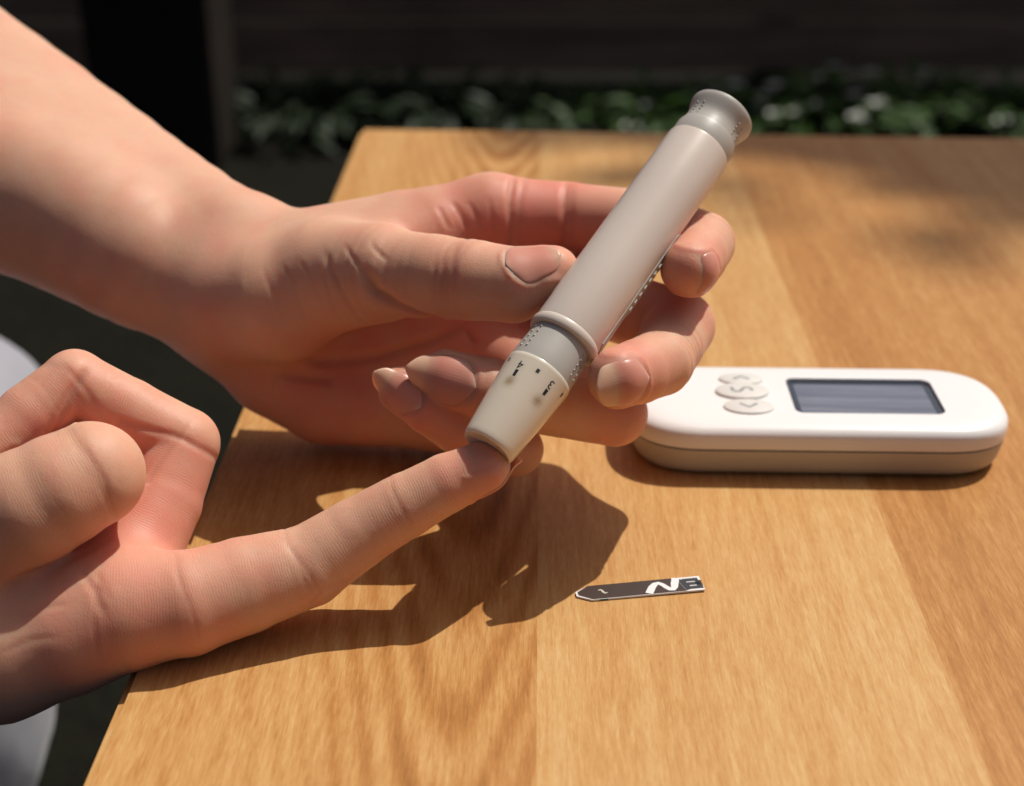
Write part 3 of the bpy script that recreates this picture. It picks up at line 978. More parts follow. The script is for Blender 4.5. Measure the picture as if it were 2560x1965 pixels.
def r_noz(u):
    # nozzle outline: gently barrelled taper
    t = max(0.0, min(1.0, u / 24.0))
    return 6.75 + (8.95 - 6.75) * (t ** 0.85)
prof = [(0.55, 1.5), (0.5, 5.0), (0.2, 6.0), (0.0, 6.35), (0.25, 6.62)] + [(0.9 + i * 1.0, r_noz(0.9 + i)) for i in range(23)] + \
       [(23.6, 8.93), (24.0, 8.75), (24.0, 7.5), (12, 4.5), (3.0, 1.5)]
nozzle = lathe("nozzle_cap", prof, M_NOZZLE, pen)
lathe("lancet_hole", [(1.6, 0.2), (1.6, 1.45), (8.0, 1.45), (8.0, 0.2)], M_INK, pen, seg=32)
lathe("front_grip", [(24.05, 7.0), (24.05, 8.62), (24.6, 8.66), (28, 8.55), (32.0, 8.3), (36.4, 8.05), (36.4, 7.0)], M_GREY, pen)
lathe("collar", [(34.4, 7.9), (34.4, 9.05), (34.8, 9.4), (36.5, 9.5), (36.95, 9.25), (36.95, 8.0)], M_RIM, pen)
body_prof = [(37.0, 7.5), (37.0, 9.15), (37.4, 9.22), (44.5, 9.22), (45.6, 9.32), (60, 9.30), (85, 9.24), (104.2, 9.2), (104.8, 9.1), (105.0, 8.85), (105.0, 7.5)]
lathe("barrel", body_prof, M_BODY, pen)
lathe("rear_band", [(105.05, 7.0), (105.05, 8.7), (105.5, 8.78), (109.2, 8.78), (109.8, 8.6), (109.9, 8.3), (109.9, 7.0)], M_GREY, pen)
lathe("push_button", [(109.95, 6.0), (109.95, 8.35), (111.5, 8.12), (113.2, 7.97), (114.3, 8.12), (115.3, 8.42), (116.5, 8.85), (117.5, 9.15), (118.2, 9.25), (118.8, 9.15), (119.3, 8.6), (119.9, 7.6), (120.4, 5.5), (120.7, 3.0), (120.8, 0.3)], M_GREY, pen)

# raised dots of the grips: one mesh per grip
def dots(name, spots, rb, parent, mat):
    bm = bmesh.new()
    for (u, th) in spots:
        c = (pen_point(u, rb(u), th) - PEN_A) * U
        bmesh.ops.create_icosphere(bm, subdivisions=1, radius=0.34 * U, matrix=Matrix.Translation(tuple(c)))
    link(name, bm_mesh(name, bm), mat, parent)["kind"] = "stuff"
sp = []
for base in (-1.02, 0.98, 2.1, -2.1):
    for j in range(2):
        for i in range(5):
            sp.append((26.3 + i * 1.6, base + (j - .5) * 0.26))
dots("grip_dots", sp, lambda u: 8.66 - max(0, u - 26) * .055, pen, M_GREY)
sp = []
for base in (-0.95, 0.8, 2.2, -2.2):
    for j in range(2):
        for i in range(4):
            sp.append((111.2 + i * 1.25, base + (j - .5) * 0.28))
dots("button_dots", sp, lambda u: 8.05 if u < 114.2 else 8.35, pen, M_GREY)

# release slide on the far side of the barrel, with its ribs
def patch(name, u0, u1, th0, th1, r0, r1, mat, nu=12, nt=8, corner=0.0):
    bm = bmesh.new()
    grid = {}
    for k, r in ((0, r0), (1, r1)):
        for i in range(nu + 1):
            for j in range(nt + 1):
                uu = u0 + (u1 - u0) * i / nu; tt = th0 + (th1 - th0) * j / nt
                if corner and i in (0, nu):      # rounded ends
                    tt = (th0 + th1) / 2 + (tt - (th0 + th1) / 2) * 0.65
                rr = r - (0.12 if k == 1 and (i in (0, nu) or j in (0, nt)) else 0)
                grid[k, i, j] = bm.verts.new(tuple((pen_point(uu, rr, tt) - PEN_A) * U))
    for k in (0, 1):
        for i in range(nu):
            for j in range(nt):
                bm.faces.new((grid[k, i, j], grid[k, i + 1, j], grid[k, i + 1, j + 1], grid[k, i, j + 1]))
    for i in range(nu):
        for j in (0, nt):
            bm.faces.new((grid[0, i, j], grid[0, i + 1, j], grid[1, i + 1, j], grid[1, i, j]))
    for j in range(nt):
        for i in (0, nu):
            bm.faces.new((grid[0, i, j], grid[0, i, j + 1], grid[1, i, j + 1], grid[1, i, j]))
    return bm_mesh(name, bm, True, 40)
slide = link("slide_panel", patch("slide_panel", 37.6, 79, 1.18, 2.1, 9.0, 9.62, M_GREY, 24, 8, 1.0), M_GREY, pen)
for i in range(8):
    link("slide_rib", patch("slide_rib", 52 + i * 2.5, 53.2 + i * 2.5, 1.3, 2.0, 9.5, 10.1, M_GREY, 2, 8), M_GREY, slide)

# numbers and ticks printed on the nozzle
def glyph_mesh(txt, size):
    cu = bpy.data.curves.new("glyph", 'FONT')
    cu.body = txt; cu.size = size; cu.align_x = 'CENTER'; cu.align_y = 'CENTER'
    cu.resolution_u = 4
    ob = bpy.data.objects.new("glyph", cu)
    sc.collection.objects.link(ob)
    dg = bpy.context.evaluated_depsgraph_get()
    me = bpy.data.meshes.new_from_object(ob.evaluated_get(dg))
    bpy.data.objects.remove(ob); bpy.data.curves.remove(cu)
    return me
def wrap_on_nozzle(me, u_c, th_c):
    bm = bmesh.new(); bm.from_mesh(me)
    bmesh.ops.triangulate(bm, faces=bm.faces[:])
    bmesh.ops.subdivide_edges(bm, edges=bm.edges[:], cuts=1)
    for v in bm.verts:
        gx, gy = v.co.x, v.co.y
        u = u_c - gy                 # the digits stand on their heads: up is towards the mouth
        r = r_noz(u) + 0.035
        th = th_c - gx / r
        v.co = Vector((pen_point(u, r, th) - PEN_A) * U)
    bm.to_mesh(me); bm.free(); me.update()
    return me
def tick(u0, u1, w0, w1, th):
    bm = bmesh.new()
    r = lambda u: r_noz(u) + 0.035
    n = 5; g = []
    for i in range(n + 1):
        u = u0 + (u1 - u0) * i / n; w = w0 + (w1 - w0) * i / n
        g.append([bm.verts.new(tuple((pen_point(u, r(u), th + (k - 1) * w / 2 / r(u)) - PEN_A) * U)) for k in range(3)])
    for i in range(n):
        for k in range(2):
            bm.faces.new((g[i][k], g[i + 1][k], g[i + 1][k + 1], g[i][k + 1]))
    return bm_mesh("tick", bm)
def th_u(px, py):
    """nozzle coordinates of a point seen at photograph pixel px, py"""
    best = None
    tgt = np.array([px, py])
    for u in np.arange(0.5, 24, 0.25):
        for th in np.arange(-1.5, 1.51, 0.03):
            q = pen_point(u, r_noz(u), th)
            X, Y, Z = q[0], q[1], q[2] - CAM_H
            z = Y * CP - Z * SP; vv = -(Y * SP + Z * CP)
            s = np.array([CX + F_PX * X / z, CY + F_PX * vv / z])
            e = ((s - tgt) ** 2).sum()
            if best is None or e < best[0]: best = (e, u, th)
    return best[1], best[2]
crop = lambda x, y: (1250 + x / 10.945, 870 + y / 10.945)
brown_mark_at = [pen_point(u_, r_noz(u_), th_) - PEN_A for u_, th_ in (th_u(*crop(245, 900)), th_u(*crop(1030, 1450)))]  # two nozzle dimples drawn as brownish marks in the colour
sv = np.array([tuple(v.co) for v in nozzle.data.vertices]) / U
stv = sum(np.exp(-(np.linalg.norm(sv - c_, axis=1) / 1.3) ** 2) for c_ in brown_mark_at)
at_ = nozzle.data.attributes.new('brown_mark', 'FLOAT', 'POINT'); at_.data.foreach_set('value', np.clip(stv, 0, 1).astype(np.float32))
nt_ = M_NOZZLE.node_tree
_b = nt_.nodes['Principled BSDF']; _src = _b.inputs['Base Color'].links[0].from_socket
_a = nt_.nodes.new('ShaderNodeAttribute'); _a.attribute_name = 'brown_mark'
_m = nt_.nodes.new('ShaderNodeMix'); _m.data_type = 'RGBA'
nt_.links.new(_a.outputs['Fac'], _m.inputs[0]); nt_.links.new(_src, _m.inputs[6]); _m.inputs[7].default_value = (0.36, 0.25, 0.13, 1)
nt_.links.new(_m.outputs[2], _b.inputs['Base Color'])
for txt, (gx, gy) in (("4", (565, 440)), ("3", (1405, 1010))):
    u, th = th_u(*crop(gx, gy))
    link("printed_number", wrap_on_nozzle(glyph_mesh(txt, 3.3), u, th), M_INK, pen)
for (gx, gy, hw, hl, tp) in ((255, 305, .62, 1.2, 1), (425, 670, .95, 1.9, .8), (1040, 625, .85, 1.1, 1), (1250, 1215, .95, 1.75, .8), (1678, 1285, .62, 1.2, 1)):
    u, th = th_u(*crop(gx, gy))
    link("printed_tick", tick(u - hl / 2, u + hl / 2, hw * tp, hw, th), M_INK, pen)

# ------------------------------------------------------------------ blood glucose meter
meter = empty("glucose_meter")
tag(meter, "white handheld blood glucose meter with small screen lying beside the pen hand", "glucose meter")
mx0, mx1, my0, my1 = 35.0, 148.5, 364.4, 410.5
mc = np.array([(mx0 + mx1) / 2, (my0 + my1) / 2, 0.0])
mL, mW = (mx1 - mx0) / 2, (my1 - my0) / 2
meter.location = tuple(mc * U)
meter.rotation_euler = (0, 0, math.radians(-1.5))

def outline(inset, n=96):
    a, b = mL - inset, mW - inset
    pts = []
    R = b * 0.93
    for i in range(n):
        t = 2 * math.pi * i / n
        # rounded rectangle whose ends are broad arcs
        c, s = math.cos(t), math.sin(t)
        e = 2 / 2.7
        px = (abs(c) ** e) * (1 if c >= 0 else -1)
        py = (abs(s) ** e) * (1 if s >= 0 else -1)
        pts.append((px * R * 1.15 + (a - R * 1.15) * (1 if c > 1e-9 else -1 if c < -1e-9 else 0), py * b))
    return pts
def loft(name, layers, mat, parent, cap_top=True, cap_bot=True, n=96):
    verts = []; faces = []
    for (h, inset) in layers:
        verts += [(x, y, h) for x, y in outline(inset, n)]
    for j in range(len(layers) - 1):
        for i in range(n):
            i2 = (i + 1) % n
            faces.append((j * n + i, j * n + i2, (j + 1) * n + i2, (j + 1) * n + i))
    if cap_bot: faces.append(tuple(range(n))[::-1])
    if cap_top: faces.append(tuple(range((len(layers) - 1) * n, len(layers) * n)))
    me = mesh_from(name, verts, faces)
    me.set_sharp_from_angle(angle=math.radians(50))
    return link(name, me, mat, parent)
M_SHELL = plastic("white_shell", (0.80, 0.79, 0.775), 0.33, 0.01, bump=0.03)
M_BASE = plastic("stone_grey_shell", (0.47, 0.43, 0.36), 0.45, 0.02, bump=0.03)
M_BTN = plastic("rubber_button", (0.66, 0.64, 0.60), 0.5, 0.02)
M_MARK = plastic("grey_mark", (0.20, 0.22, 0.22), 0.5, 0.0)
low = [(0.0, 6.6), (0.22, 4.5), (0.85, 3.1), (2.0, 2.1), (3.6, 1.4), (6.0, 0.9), (8.0, 0.5), (9.1, 0.4), (9.25, 0.7), (9.25, 6)]
loft("lower_shell", low, M_BASE, meter)
loft("seam", [(9.27, 3), (9.27, 1.0), (9.7, 1.0), (9.7, 3)], M_INK, meter)
T_H = 17.0
up = [(9.72, 6), (9.72, 0.5), (9.9, 0.2), (11.0, 0.02), (13.2, 0.0), (14.2, 0.15), (15.0, 0.6), (15.7, 1.35), (16.3, 2.5), (16.7, 4.2), (16.93, 6.5), (T_H, 9.5)]
shell = loft("upper_shell", up, M_SHELL, meter)
mrot = Matrix.Rotation(math.radians(-1.5), 3, 'Z').inverted()
def m_local(px, py, h):
    q = G(px, py, h) - mc
    return mrot @ Vector((q[0], q[1], 0))
def mv(x, y, h=T_H): return m_local(x * VS, y * VS, h)

# display: recessed look built as frame ring, glass and liquid crystal panel
def rrect(x0, x1, y0, y1, r, n=8, bow=0.0):
    pts = []
    for cx, cy, a0 in ((x1 - r, y1 - r, 0), (x0 + r, y1 - r, 90), (x0 + r, y0 + r, 180), (x1 - r, y0 + r, 270)):
        for i in range(n + 1):
            a = math.radians(a0 + 90 * i / n)
            pts.append((cx + r * math.cos(a), cy + r * math.sin(a)))
    if bow:
        pts = [(x + bow * (1 - ((y - (y0 + y1) / 2) / ((y1 - y0) / 2)) ** 2) * (1 if x > (x0 + x1) / 2 else 0), y) for x, y in pts]
    return pts
A_, B_, C_, D_ = mv(1680, 808), mv(1985, 812), mv(2020, 888), mv(1698, 880)
sx0, sx1 = (A_.x + D_.x) / 2, (B_.x + C_.x) / 2
sy0, sy1 = (C_.y + D_.y) / 2, (A_.y + B_.y) / 2
# cut the window into the shell
def cut(target, outl, z0, z1):
    vs_, fs_ = [], []
    n = len(outl)
    vs_ = [(x, y, z0) for x, y in outl] + [(x, y, z1) for x, y in outl]
    fs_ = [tuple(range(n))[::-1], tuple(range(n, 2 * n))] + [(i, (i + 1) % n, n + (i + 1) % n, n + i) for i in range(n)]
    cme = mesh_from("cutter", vs_, fs_, False)
    cob = bpy.data.objects.new("cutter", cme); sc.collection.objects.link(cob)
    cob.matrix_world = Matrix.Translation(tuple(mc * U)) @ Matrix.Rotation(math.radians(-1.5), 4, 'Z')
    md = target.modifiers.new("cut", 'BOOLEAN'); md.operation = 'DIFFERENCE'; md.object = cob; md.solver = 'EXACT'
    bpy.context.view_layer.update()
    dg = bpy.context.evaluated_depsgraph_get()
    nm = bpy.data.meshes.new_from_object(target.evaluated_get(dg))
    target.modifiers.clear(); target.data = nm
    bpy.data.objects.remove(cob)
scr = rrect(sx0, sx1, sy0, sy1, 2.6, bow=1.2)
cut(shell, scr, 16.0, 19.0)
shell.data.polygons.foreach_set('use_smooth', [True] * len(shell.data.polygons))
shell.data.set_sharp_from_angle(angle=math.radians(38))
def slab(name, outl, z0, z1, mat, parent, bev=0.0):
    bm = bmesh.new()
    n = len(outl)
    cx = sum(p[0] for p in outl) / n; cy = sum(p[1] for p in outl) / n
    rings = [(z0, 1.0, 0.0), (z1 - bev, 1.0, 0.0)]
    if bev:
        rings += [(z1 - bev * 0.3, 1.0, bev * 0.3), (z1, 1.0, bev)]
    R = []
    for (z, s, ins) in rings:
        ring = []
        for x, y in outl:
            d = math.hypot(x - cx, y - cy)
            k = max(0.0, (d - ins) / d)
            ring.append(bm.verts.new(((cx + (x - cx) * k) * U, (cy + (y - cy) * k) * U, z * U)))
        R.append(ring)
    for a, b in zip(R, R[1:]):
        for i in range(n):
            bm.faces.new((a[i], a[(i + 1) % n], b[(i + 1) % n], b[i]))
    bm.faces.new(R[0][::-1]); bm.faces.new(R[-1])
    return link(name, bm_mesh(name, bm, True, 35), mat, parent)
def lcd_material():
    t = NT("lcd_painted_reflection")
    co = t.obj()
    st = t.noise(t.mapping(co, (18, 260, 1), rot=(0, 0, 0.12)), 1.0, 4, 0.65)  # streaked screen reflections painted into the panel colour
    t.l(t.mix(t.math('MULTIPLY_ADD', st, 1.4, -0.3, clamp=True), (0.06, 0.072, 0.105), (0.30, 0.32, 0.38)), t.b.inputs['Base Color'])
    t.set(Roughness=0.12, Coat_Weight=1.0, Coat_Roughness=0.03, Specular_IOR_Level=0.6)
    return t.m
display = slab("display", [(x, y) for x, y in rrect(sx0 + .03, sx1 - .03, sy0 + .03, sy1 - .03, 2.55, bow=1.2)], 16.01, 16.12, plastic("display_border", (0.035, 0.045, 0.06), 0.15, 0.0, bump=0.0, coat=1.0), meter)
slab("display_glass", rrect(sx0 + 2.2, sx1 - 2.0, sy0 + 0.5, sy1 - 2.6, 1.2), 16.13, 16.17, lcd_material(), display)

# buttons with their marks
def ellipse(cx, cy, a, b, n=40):
    return [(cx + a * math.cos(2 * math.pi * i / n), cy + b * math.sin(2 * math.pi * i / n)) for i in range(n)]
def stroke(name, pts, w, z, parent, mat):
    bm = bmesh.new()
    P2 = [Vector(p) for p in pts]
    L, Rr = [], []
    for i, p in enumerate(P2):
        d = (P2[min(i + 1, len(P2) - 1)] - P2[max(i - 1, 0)]).normalized()
        nn = Vector((-d.y, d.x)) * w / 2
        L.append(bm.verts.new(((p.x + nn.x) * U, (p.y + nn.y) * U, z * U)))
        Rr.append(bm.verts.new(((p.x - nn.x) * U, (p.y - nn.y) * U, z * U)))
    for i in range(len(P2) - 1):
        bm.faces.new((L[i], L[i + 1], Rr[i + 1], Rr[i]))
    return link(name, bm_mesh(name, bm, False), mat, parent)
bz = 17.75
bc = [mv(1584, 807, bz), mv(1587, 834, bz), mv(1601, 866, bz)]
for k, (c, a, b) in enumerate(zip(bc, (7.0, 8.2, 7.6), (3.9, 5.4, 4.9))):
    h = bz + (0.25 if k == 1 else 0.0)
    bt = slab("button", ellipse(c.x, c.y, a, b), 16.2, h, M_BTN, meter, bev=0.7)
    zz = h + 0.02
    if k == 1:      # the letter S lying on its side
        pts = [(-3.1, 1.5), (-3.15, .3), (-2.8, -.9), (-2.0, -1.45), (-1.1, -1.3), (-.4, -.6), (0.0, .3), (.5, 1.1), (1.3, 1.5), (2.1, 1.3), (2.75, .5), (2.9, -.6)]
    elif k == 0:
        pts = [(-2.4, -.9), (0, .9), (2.4, -.9)]
    else:
        pts = [(-2.6, 1.2), (0, -1.2), (2.6, 1.2)]
    stroke("button_mark", [(c.x + x, c.y + y) for x, y in pts], 0.95, zz, bt, M_MARK)

# ------------------------------------------------------------------ test strip
strip = empty("test_strip")
tag(strip, "small dark brown and white test strip lying alone on the wood", "test strip")
s_tip = G(1440, 1490); s_end = (G(1745, 1451) + G(1764, 1475)) / 2
s_dir = nrm(s_end - s_tip); s_len = float(np.linalg.norm(s_end - s_tip))
s_ang = math.atan2(s_dir[1], s_dir[0])
strip.location = tuple(s_tip * U + np.array([0, 0, 0.0001]))
strip.rotation_euler = (0, math.radians(-0.4), s_ang)
SW = 3.15
body = [(0.0, .9), (0.0, -.9), (3.6, -SW), (s_len, -SW), (s_len, SW), (3.6, SW)]
M_SW = plastic("white_strip_film", (0.78, 0.78, 0.77), 0.35, 0.01)
M_SB = plastic("dark_brown_strip_film", (0.055, 0.038, 0.032), 0.4, 0.05)
M_SG = plastic("dark_carbon_track", (0.04, 0.045, 0.05), 0.4, 0.0)
M_GREEN = plastic("green_edge", (0.02, 0.16, 0.10), 0.4, 0.0)
slab("strip_base", body, 0.0, 0.45, M_SW, strip)
def flat_poly(name, pts, z, mat, parent):
    bm = bmesh.new()
    bm.faces.new([bm.verts.new((x * U, y * U, z * U)) for x, y in pts])
    bmesh.ops.triangulate(bm, faces=bm.faces[:])
    return link(name, bm_mesh(name, bm, False), mat, parent)
cover = flat_poly("cover_film", [(0.5, .75), (0.5, -.65), (3.75, -SW + .16), (28.3, -SW + .13), (26.8, SW - .02), (3.6, SW - .02)], 0.49, M_SB, strip)
def band(pts_w, z, name, mat, parent):
    """closed ribbon through (x, y, half width)"""
    bm = bmesh.new(); L = []; R2 = []
    P2 = [Vector(p[:2]) for p in pts_w]
    for i, p in enumerate(P2):
        d = (P2[min(i + 1, len(P2) - 1)] - P2[max(i - 1, 0)]).normalized()
        nn = Vector((-d.y, d.x)) * pts_w[i][2]
        L.append(bm.verts.new((*( (p + nn) * U), z * U))); R2.append(bm.verts.new((*((p - nn) * U), z * U)))
    for i in range(len(P2) - 1): bm.faces.new((L[i], L[i + 1], R2[i + 1], R2[i]))
    return link(name, bm_mesh(name, bm, False), mat, parent)
wav = [(18.5, -2.75, 1.0), (19.1, -1.6, 1.0), (19.9, -.1, .95), (20.9, 1.1, .8), (21.9, 1.45, .65), (22.8, .6, .65), (23.5, -.7, .7), (24.2, -1.6, .75), (25.0, -1.75, .8), (25.6, -.9, .9), (26.0, .6, 1.0), (26.5, 2.0, 1.0), (26.8, 3.05, 1.0)]
band(wav, 0.53, "wave_emblem", M_SW, cover)
s_mark = [(5.9, .7, .16), (6.6, .9, .22), (6.9, .3, .28), (7.1, -.3, .28), (7.4, -.8, .22), (8.1, -.6, .16)]
band(s_mark, 0.53, "small_mark", plastic("pale_gold_print", (0.62, 0.60, 0.50), 0.4, 0.0), cover)
flat_poly("cover_shoulder", [(28.35, -SW + .3), (30.0, -SW + .9), (29.0, 1.6), (26.9, SW - .02)], 0.485, M_SG, strip)
for k in range(3):
    y = -1.75 + k * 1.75
    flat_poly("contact_track", [(29.2 - k * .4, y - .68), (33.0 - k * .25, y - .68), (32.9 - k * .25, y + .68), (29.1 - k * .4, y + .68)], 0.495, M_SG, strip)
flat_poly("contact_pad", [(s_len - 1.6, -1.3), (s_len - .02, -1.3), (s_len - .02, 1.3), (s_len - 1.6, 1.3)], 0.495, M_SG, strip)
bm = bmesh.new()
bmesh.ops.create_cube(bm, size=1, matrix=Matrix.Translation((6.6 * U, (-SW - .02) * U, .25 * U)) @ Matrix.Diagonal((2.2 * U, .06 * U, .36 * U, 1)))
link("green_marker", bm_mesh("green_marker", bm, False), M_GREEN, strip)

# ------------------------------------------------------------------ garden behind
def soil_material():
    t = NT("dark_soil")
    co = t.obj()
    a = t.noise(co, 6, 5, 0.6); b = t.noise(co, 40, 4, 0.6)
    c = t.mix(a, (0.004, 0.004, 0.003), (0.012, 0.010, 0.006))
    t.l(t.mix(t.math('MULTIPLY_ADD', b, 1.2, -0.5, clamp=True), c, (0.006, 0.012, 0.004)), t.b.inputs['Base Color'])
    t.l(t.bump(t.math('ADD', a, b), 0.6, 0.03), t.b.inputs['Normal'])
    t.set(Roughness=0.95, Specular_IOR_Level=0.1)
    return t.m
bm = bmesh.new()
bmesh.ops.create_grid(bm, x_segments=60, y_segments=60, size=40)
rnd = random.Random(5)
for v in bm.verts: v.co.z += rnd.uniform(-.01, .01)
gr = link("ground", bm_mesh("ground", bm), soil_material())
gr.location = (0, 0, FLOOR_Z)
tag(gr, kind="structure")

def timber_material(name, c0, c1):
    t = NT(name)
    co = t.obj()
    g = t.math('MULTIPLY', t.noise(t.mapping(co, (2, 40, 40)), 1.0, 4, 0.6), t.math('MULTIPLY_ADD', t.noise(t.mapping(co, (1.3, 3, 5)), 1.0, 3, 0.6), 3.2, -0.9, clamp=True))
    t.l(t.mix(g, c0, c1), t.b.inputs['Base Color'])
    t.l(t.bump(g, 0.5, 0.004), t.b.inputs['Normal'])
    t.set(Roughness=0.8, Specular_IOR_Level=0.2)
    return t.m
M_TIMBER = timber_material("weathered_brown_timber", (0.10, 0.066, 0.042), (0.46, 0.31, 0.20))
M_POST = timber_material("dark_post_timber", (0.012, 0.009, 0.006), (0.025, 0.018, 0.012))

def gpt(vx, vy, zw=FLOOR_Z):
    """metres: where the sight line through view pixel vx, vy meets height zw"""
    return G(vx * VS, vy * VS, zw / U) * U
def box(name, p0, p1, w, h, z0, mat, bev=0.01):
    a, b = Vector((p0[0], p0[1], 0)), Vector((p1[0], p1[1], 0))
    L = (b - a).length
    bm = bmesh.new()
    bmesh.ops.create_cube(bm, size=1, matrix=Matrix.Diagonal((L, w, h, 1)))
    bmesh.ops.bevel(bm, geom=bm.edges[:], offset=bev, segments=2, affect='EDGES')
    o = link(name, bm_mesh(name, bm, True, 40), mat)
    o.location = ((a + b) / 2) + Vector((0, 0, z0 + h / 2))
    o.rotation_euler = (0, 0, math.atan2(b.y - a.y, b.x - a.x))
    return o
q = gpt(370, 330)
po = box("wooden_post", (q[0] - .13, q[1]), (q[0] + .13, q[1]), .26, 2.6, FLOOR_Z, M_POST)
tag(po, "dark square wooden post standing behind the bare forearm", "post")
# a weathered board fence closes the bed and keeps the plants in the shade
fence = empty("board_fence", (0, 3.75, FLOOR_Z))
tag(fence, "dim brown fence of horizontal boards behind the garden plants", "fence")
BOARD_H, BOARD_GAP = 0.125, 0.006
fr = random.Random(9)
for i in range(11):
    bm = bmesh.new()
    bmesh.ops.create_cube(bm, size=1, matrix=Matrix.Diagonal((6.4, 0.022, BOARD_H, 1)))
    bmesh.ops.bevel(bm, geom=bm.edges[:], offset=0.004, segments=2, affect='EDGES')
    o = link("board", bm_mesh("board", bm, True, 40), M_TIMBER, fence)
    o.location = (0.4, fr.uniform(-.004, .004), 0.03 + BOARD_H / 2 + i * (BOARD_H + BOARD_GAP))
    o.rotation_euler = (fr.uniform(-.02, .02), fr.uniform(-.002, .002), 0)
for x in (-2.6, -0.95, 0.7, 2.35):
    bm = bmesh.new()
    bmesh.ops.create_cube(bm, size=1, matrix=Matrix.Diagonal((0.09, 0.09, 1.55, 1)))
    bmesh.ops.bevel(bm, geom=bm.edges[:], offset=0.006, segments=2, affect='EDGES')
    o = link("fence_post", bm_mesh("fence_post", bm, True, 40), M_POST, fence)
    o.location = (x, 0.062, 0.775)

# ---- planting strip: low leafy plants, each a thing of its own
def leaf_material(name, c0, c1):
    t = NT(name)
    info = t.n('ShaderNodeObjectInfo')
    co = t.obj()
    nz = t.noise(co, 25, 3)
    t.l(t.mix(nz, c0, c1), t.b.inputs['Base Color'])
    t.set(Roughness=0.55, Specular_IOR_Level=0.25)
    return t.m
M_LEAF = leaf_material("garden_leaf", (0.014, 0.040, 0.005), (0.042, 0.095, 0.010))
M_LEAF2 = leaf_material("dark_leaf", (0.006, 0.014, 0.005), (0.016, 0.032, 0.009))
M_SPECK = plastic("white_speck", (0.50, 0.52, 0.46), 0.5, 0.05)  # small white petal shapes standing for the pale specks among the leaves
M_STEM = plastic("green_stem", (0.04, 0.07, 0.02), 0.6, 0.1)

def leaf_verts(L, W, droop):
    pts = []
    for i in range(5):
        t = i / 4
        w = W * math.sin(math.pi * min(1, t * 0.92 + 0.04)) * 0.5
        z = -droop * t * t * L
        pts.append([(-w, t * L, z + abs(w) * 0.25), (0, t * L, z), (w, t * L, z + abs(w) * 0.25)])
    return pts
def add_leaf(V_, F_, M):
    def f(L, W, droop):
        b0 = len(V_)
        for row in leaf_verts(L, W, droop):
            for p in row: V_.append(tuple(M @ Vector(p)))
        for i in range(4):
            for k in range(2):
                a = b0 + i * 3 + k
                F_.append((a, a + 1, a + 4, a + 3))
    return f
def plain_mesh(name, V_, F_):
    me = bpy.data.meshes.new(name); me.from_pydata(V_, [], F_)
    me.polygons.foreach_set('use_smooth', [True] * len(me.polygons)); me.update()
    return me
def plant_meshes(seed, nleaf, spread, height, nspeck):
    r = random.Random(seed)
    V1, F1, V2, F2, V3, F3 = [], [], [], [], [], []
    for i in range(nleaf):
        a = r.uniform(0, 6.283); rad = spread * math.sqrt(r.random()); h = height * r.uniform(0.15, 1.0)
        M = Matrix.Translation((rad * math.cos(a), rad * math.sin(a), h)) @ Matrix.Rotation(a - math.pi / 2 + r.uniform(-.8, .8), 4, 'Z') @ Matrix.Rotation(r.uniform(-.2, .9), 4, 'X') @ Matrix.Rotation(r.uniform(-.5, .5), 4, 'Y')
        add_leaf(V1, F1, M)(r.uniform(.04, .075), r.uniform(.015, .028), r.uniform(.1, .6))
    for i in range(9):
        a = r.uniform(0, 6.283); rad = spread * 0.7 * r.random()
        x, y, h = rad * math.cos(a), rad * math.sin(a), height * r.uniform(.5, .9)
        b0 = len(V2)
        for z, k in ((0, 1.0), (h, 0.5)):
            for j in range(4):
                V2.append((x * (0.4 + 0.6 * z / h) + .004 * k * math.cos(j * 1.57), y * (0.4 + .6 * z / h) + .004 * k * math.sin(j * 1.57), z))
        for j in range(4): F2.append((b0 + j, b0 + (j + 1) % 4, b0 + 4 + (j + 1) % 4, b0 + 4 + j))
    for i in range(nspeck):
        a = r.uniform(0, 6.283); rad = spread * math.sqrt(r.random())
        c = (rad * math.cos(a), rad * math.sin(a), height * r.uniform(.75, 1.15))
        ang0 = r.uniform(0, 6)
        for k in range(5):
            M = Matrix.Translation(c) @ Matrix.Rotation(r.uniform(-.4, .4), 4, 'X') @ Matrix.Rotation(ang0 + k * 1.2566, 4, 'Z') @ Matrix.Rotation(.35, 4, 'X')
            add_leaf(V3, F3, M)(.022, .018, .2)
    return plain_mesh("foliage", V1, F1), plain_mesh("stems", V2, F2), (plain_mesh("white_specks", V3, F3) if nspeck else None)
kinds = [plant_meshes(21, 110, .17, .07, 1), plant_meshes(22, 130, .20, .065, 5), plant_meshes(23, 90, .16, .075, 0)]
rr = random.Random(77)
PL = []
for i in range(14):
    vx = 560 + i * 120 + rr.uniform(-25, 25)
    q = gpt(vx, rr.uniform(243, 292))
    PL.append((q, vx))
place_words = ["beside the dark post", "just left of the table's far left corner", "right behind the table's far left corner", "second to the right of the table's far left corner",
               "fourth to the left of the pen's push button", "third to the left of the pen's push button", "second to the left of the pen's push button", "directly left of the pen's push button",
               "behind the pen's push button", "directly right of the pen's push button", "second to the right of the pen's push button", "third to the right of the pen's push button",
               "fourth to the right of the pen's push button", "at the right picture edge"]
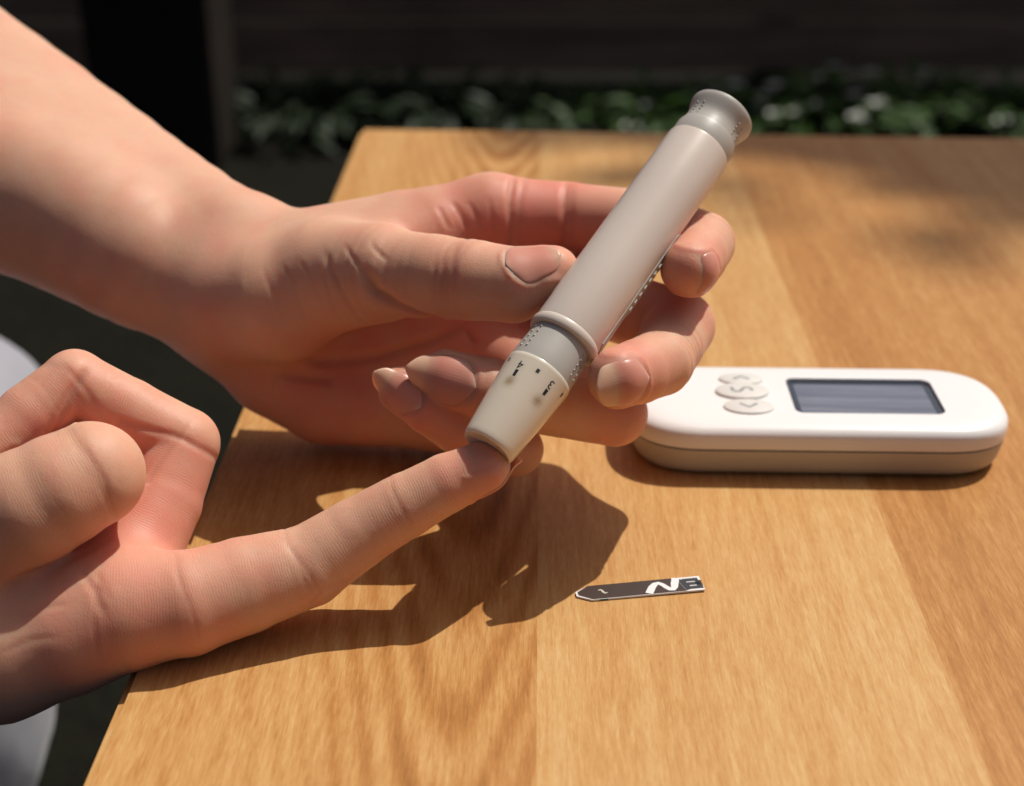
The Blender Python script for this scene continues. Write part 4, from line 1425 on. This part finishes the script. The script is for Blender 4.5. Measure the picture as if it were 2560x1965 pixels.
for i, (q, vx) in enumerate(PL):
    k = kinds[1] if (i in (8, 9, 10, 11)) else kinds[2] if i % 3 == 0 else kinds[0]
    root = empty("garden_plant", (q[0], q[1], FLOOR_Z))
    root.rotation_euler = (0, 0, rr.uniform(0, 6.28))
    s_ = rr.uniform(.85, 1.15)
    root.scale = (s_, s_, s_)
    for me_, nm_, mt_ in ((k[0], "foliage", M_LEAF if vx > 1250 else M_LEAF2), (k[1], "stems", M_STEM), (k[2], "white_specks", M_SPECK)):
        if me_ is None or (nm_ == "white_specks" and vx < 1100): continue
        o_ = bpy.data.objects.new(nm_, me_); sc.collection.objects.link(o_); o_.parent = root
        if not me_.materials: me_.materials.append(mt_)
        o_.material_slots[0].link = 'OBJECT'; o_.material_slots[0].material = mt_
        o_["kind"] = "stuff"
    tag(root, "low blurred leafy garden plant " + place_words[i], "plant", "plants in the bed behind the table")

# ---- an unseen tree, added so its leaves shade the table's far right corner
tree = empty("added_shade_tree", (2.5, 2.1, FLOOR_Z))
tag(tree, "unseen leafy tree added at the right whose twigs shade the table's far corner", "tree")
def limb(V_, F_, pts, rads, n=8):
    b0 = len(V_)
    for i, (p, r) in enumerate(zip(pts, rads)):
        p = Vector(p)
        d = (Vector(pts[min(i + 1, len(pts) - 1)]) - Vector(pts[max(i - 1, 0)])).normalized()
        u_ = d.orthogonal().normalized(); w_ = d.cross(u_)
        for k in range(n):
            a = 6.2832 * k / n
            V_.append(tuple(p + (u_ * math.cos(a) + w_ * math.sin(a)) * r))
    for i in range(len(pts) - 1):
        for k in range(n):
            F_.append((b0 + i * n + k, b0 + i * n + (k + 1) % n, b0 + (i + 1) * n + (k + 1) % n, b0 + (i + 1) * n + k))
TV, TF, LV, LF = [], [], [], []
rt = random.Random(31)
hub = Vector((0.0, 0.0, 3.3))
limb(TV, TF, [(0, 0, 0), (0.03, -.02, 1.1), (-.03, .03, 2.3), tuple(hub)], [.085, .07, .055, .04])
org_t = Vector((2.5, 2.1, FLOOR_Z))
ends = []
for i in range(64):
    # a point of the table or beyond it that this twig shades
    q = Vector((rt.uniform(.09, .75), 0, 0)); q.y = rt.uniform(max(.30, .665 - 1.2 * (q.x - .131)) + .035, 1.0)
    e = q - SUN_SHADOW * rt.uniform(2.9, 4.2) - org_t
    ends.append(e)
for i in range(14):
    ends.append(Vector((rt.uniform(-.5, .7), rt.uniform(-.5, .6), rt.uniform(3.2, 4.8))))
for e in ends:
    mid = hub.lerp(e, .5) + Vector((rt.uniform(-.05, .05), rt.uniform(-.05, .05), rt.uniform(.02, .12)))
    limb(TV, TF, [tuple(hub), tuple(mid), tuple(e)], [.016, .009, .003], 6)
    for k in range(34):
        c = e + Vector((rt.gauss(0, .055), rt.gauss(0, .05), rt.gauss(0, .06)))
        M = Matrix.Translation(c) @ Matrix.Rotation(rt.uniform(0, 6.28), 4, 'Z') @ Matrix.Rotation(rt.uniform(-.7, .7), 4, 'X')
        add_leaf(LV, LF, M)(rt.uniform(.04, .07), rt.uniform(.02, .034), rt.uniform(.1, .5))
o_ = link("trunk", plain_mesh("trunk", TV, TF), M_POST, tree)
o_ = link("crown", plain_mesh("crown", LV, LF), M_LEAF, tree)
o_["kind"] = "stuff"
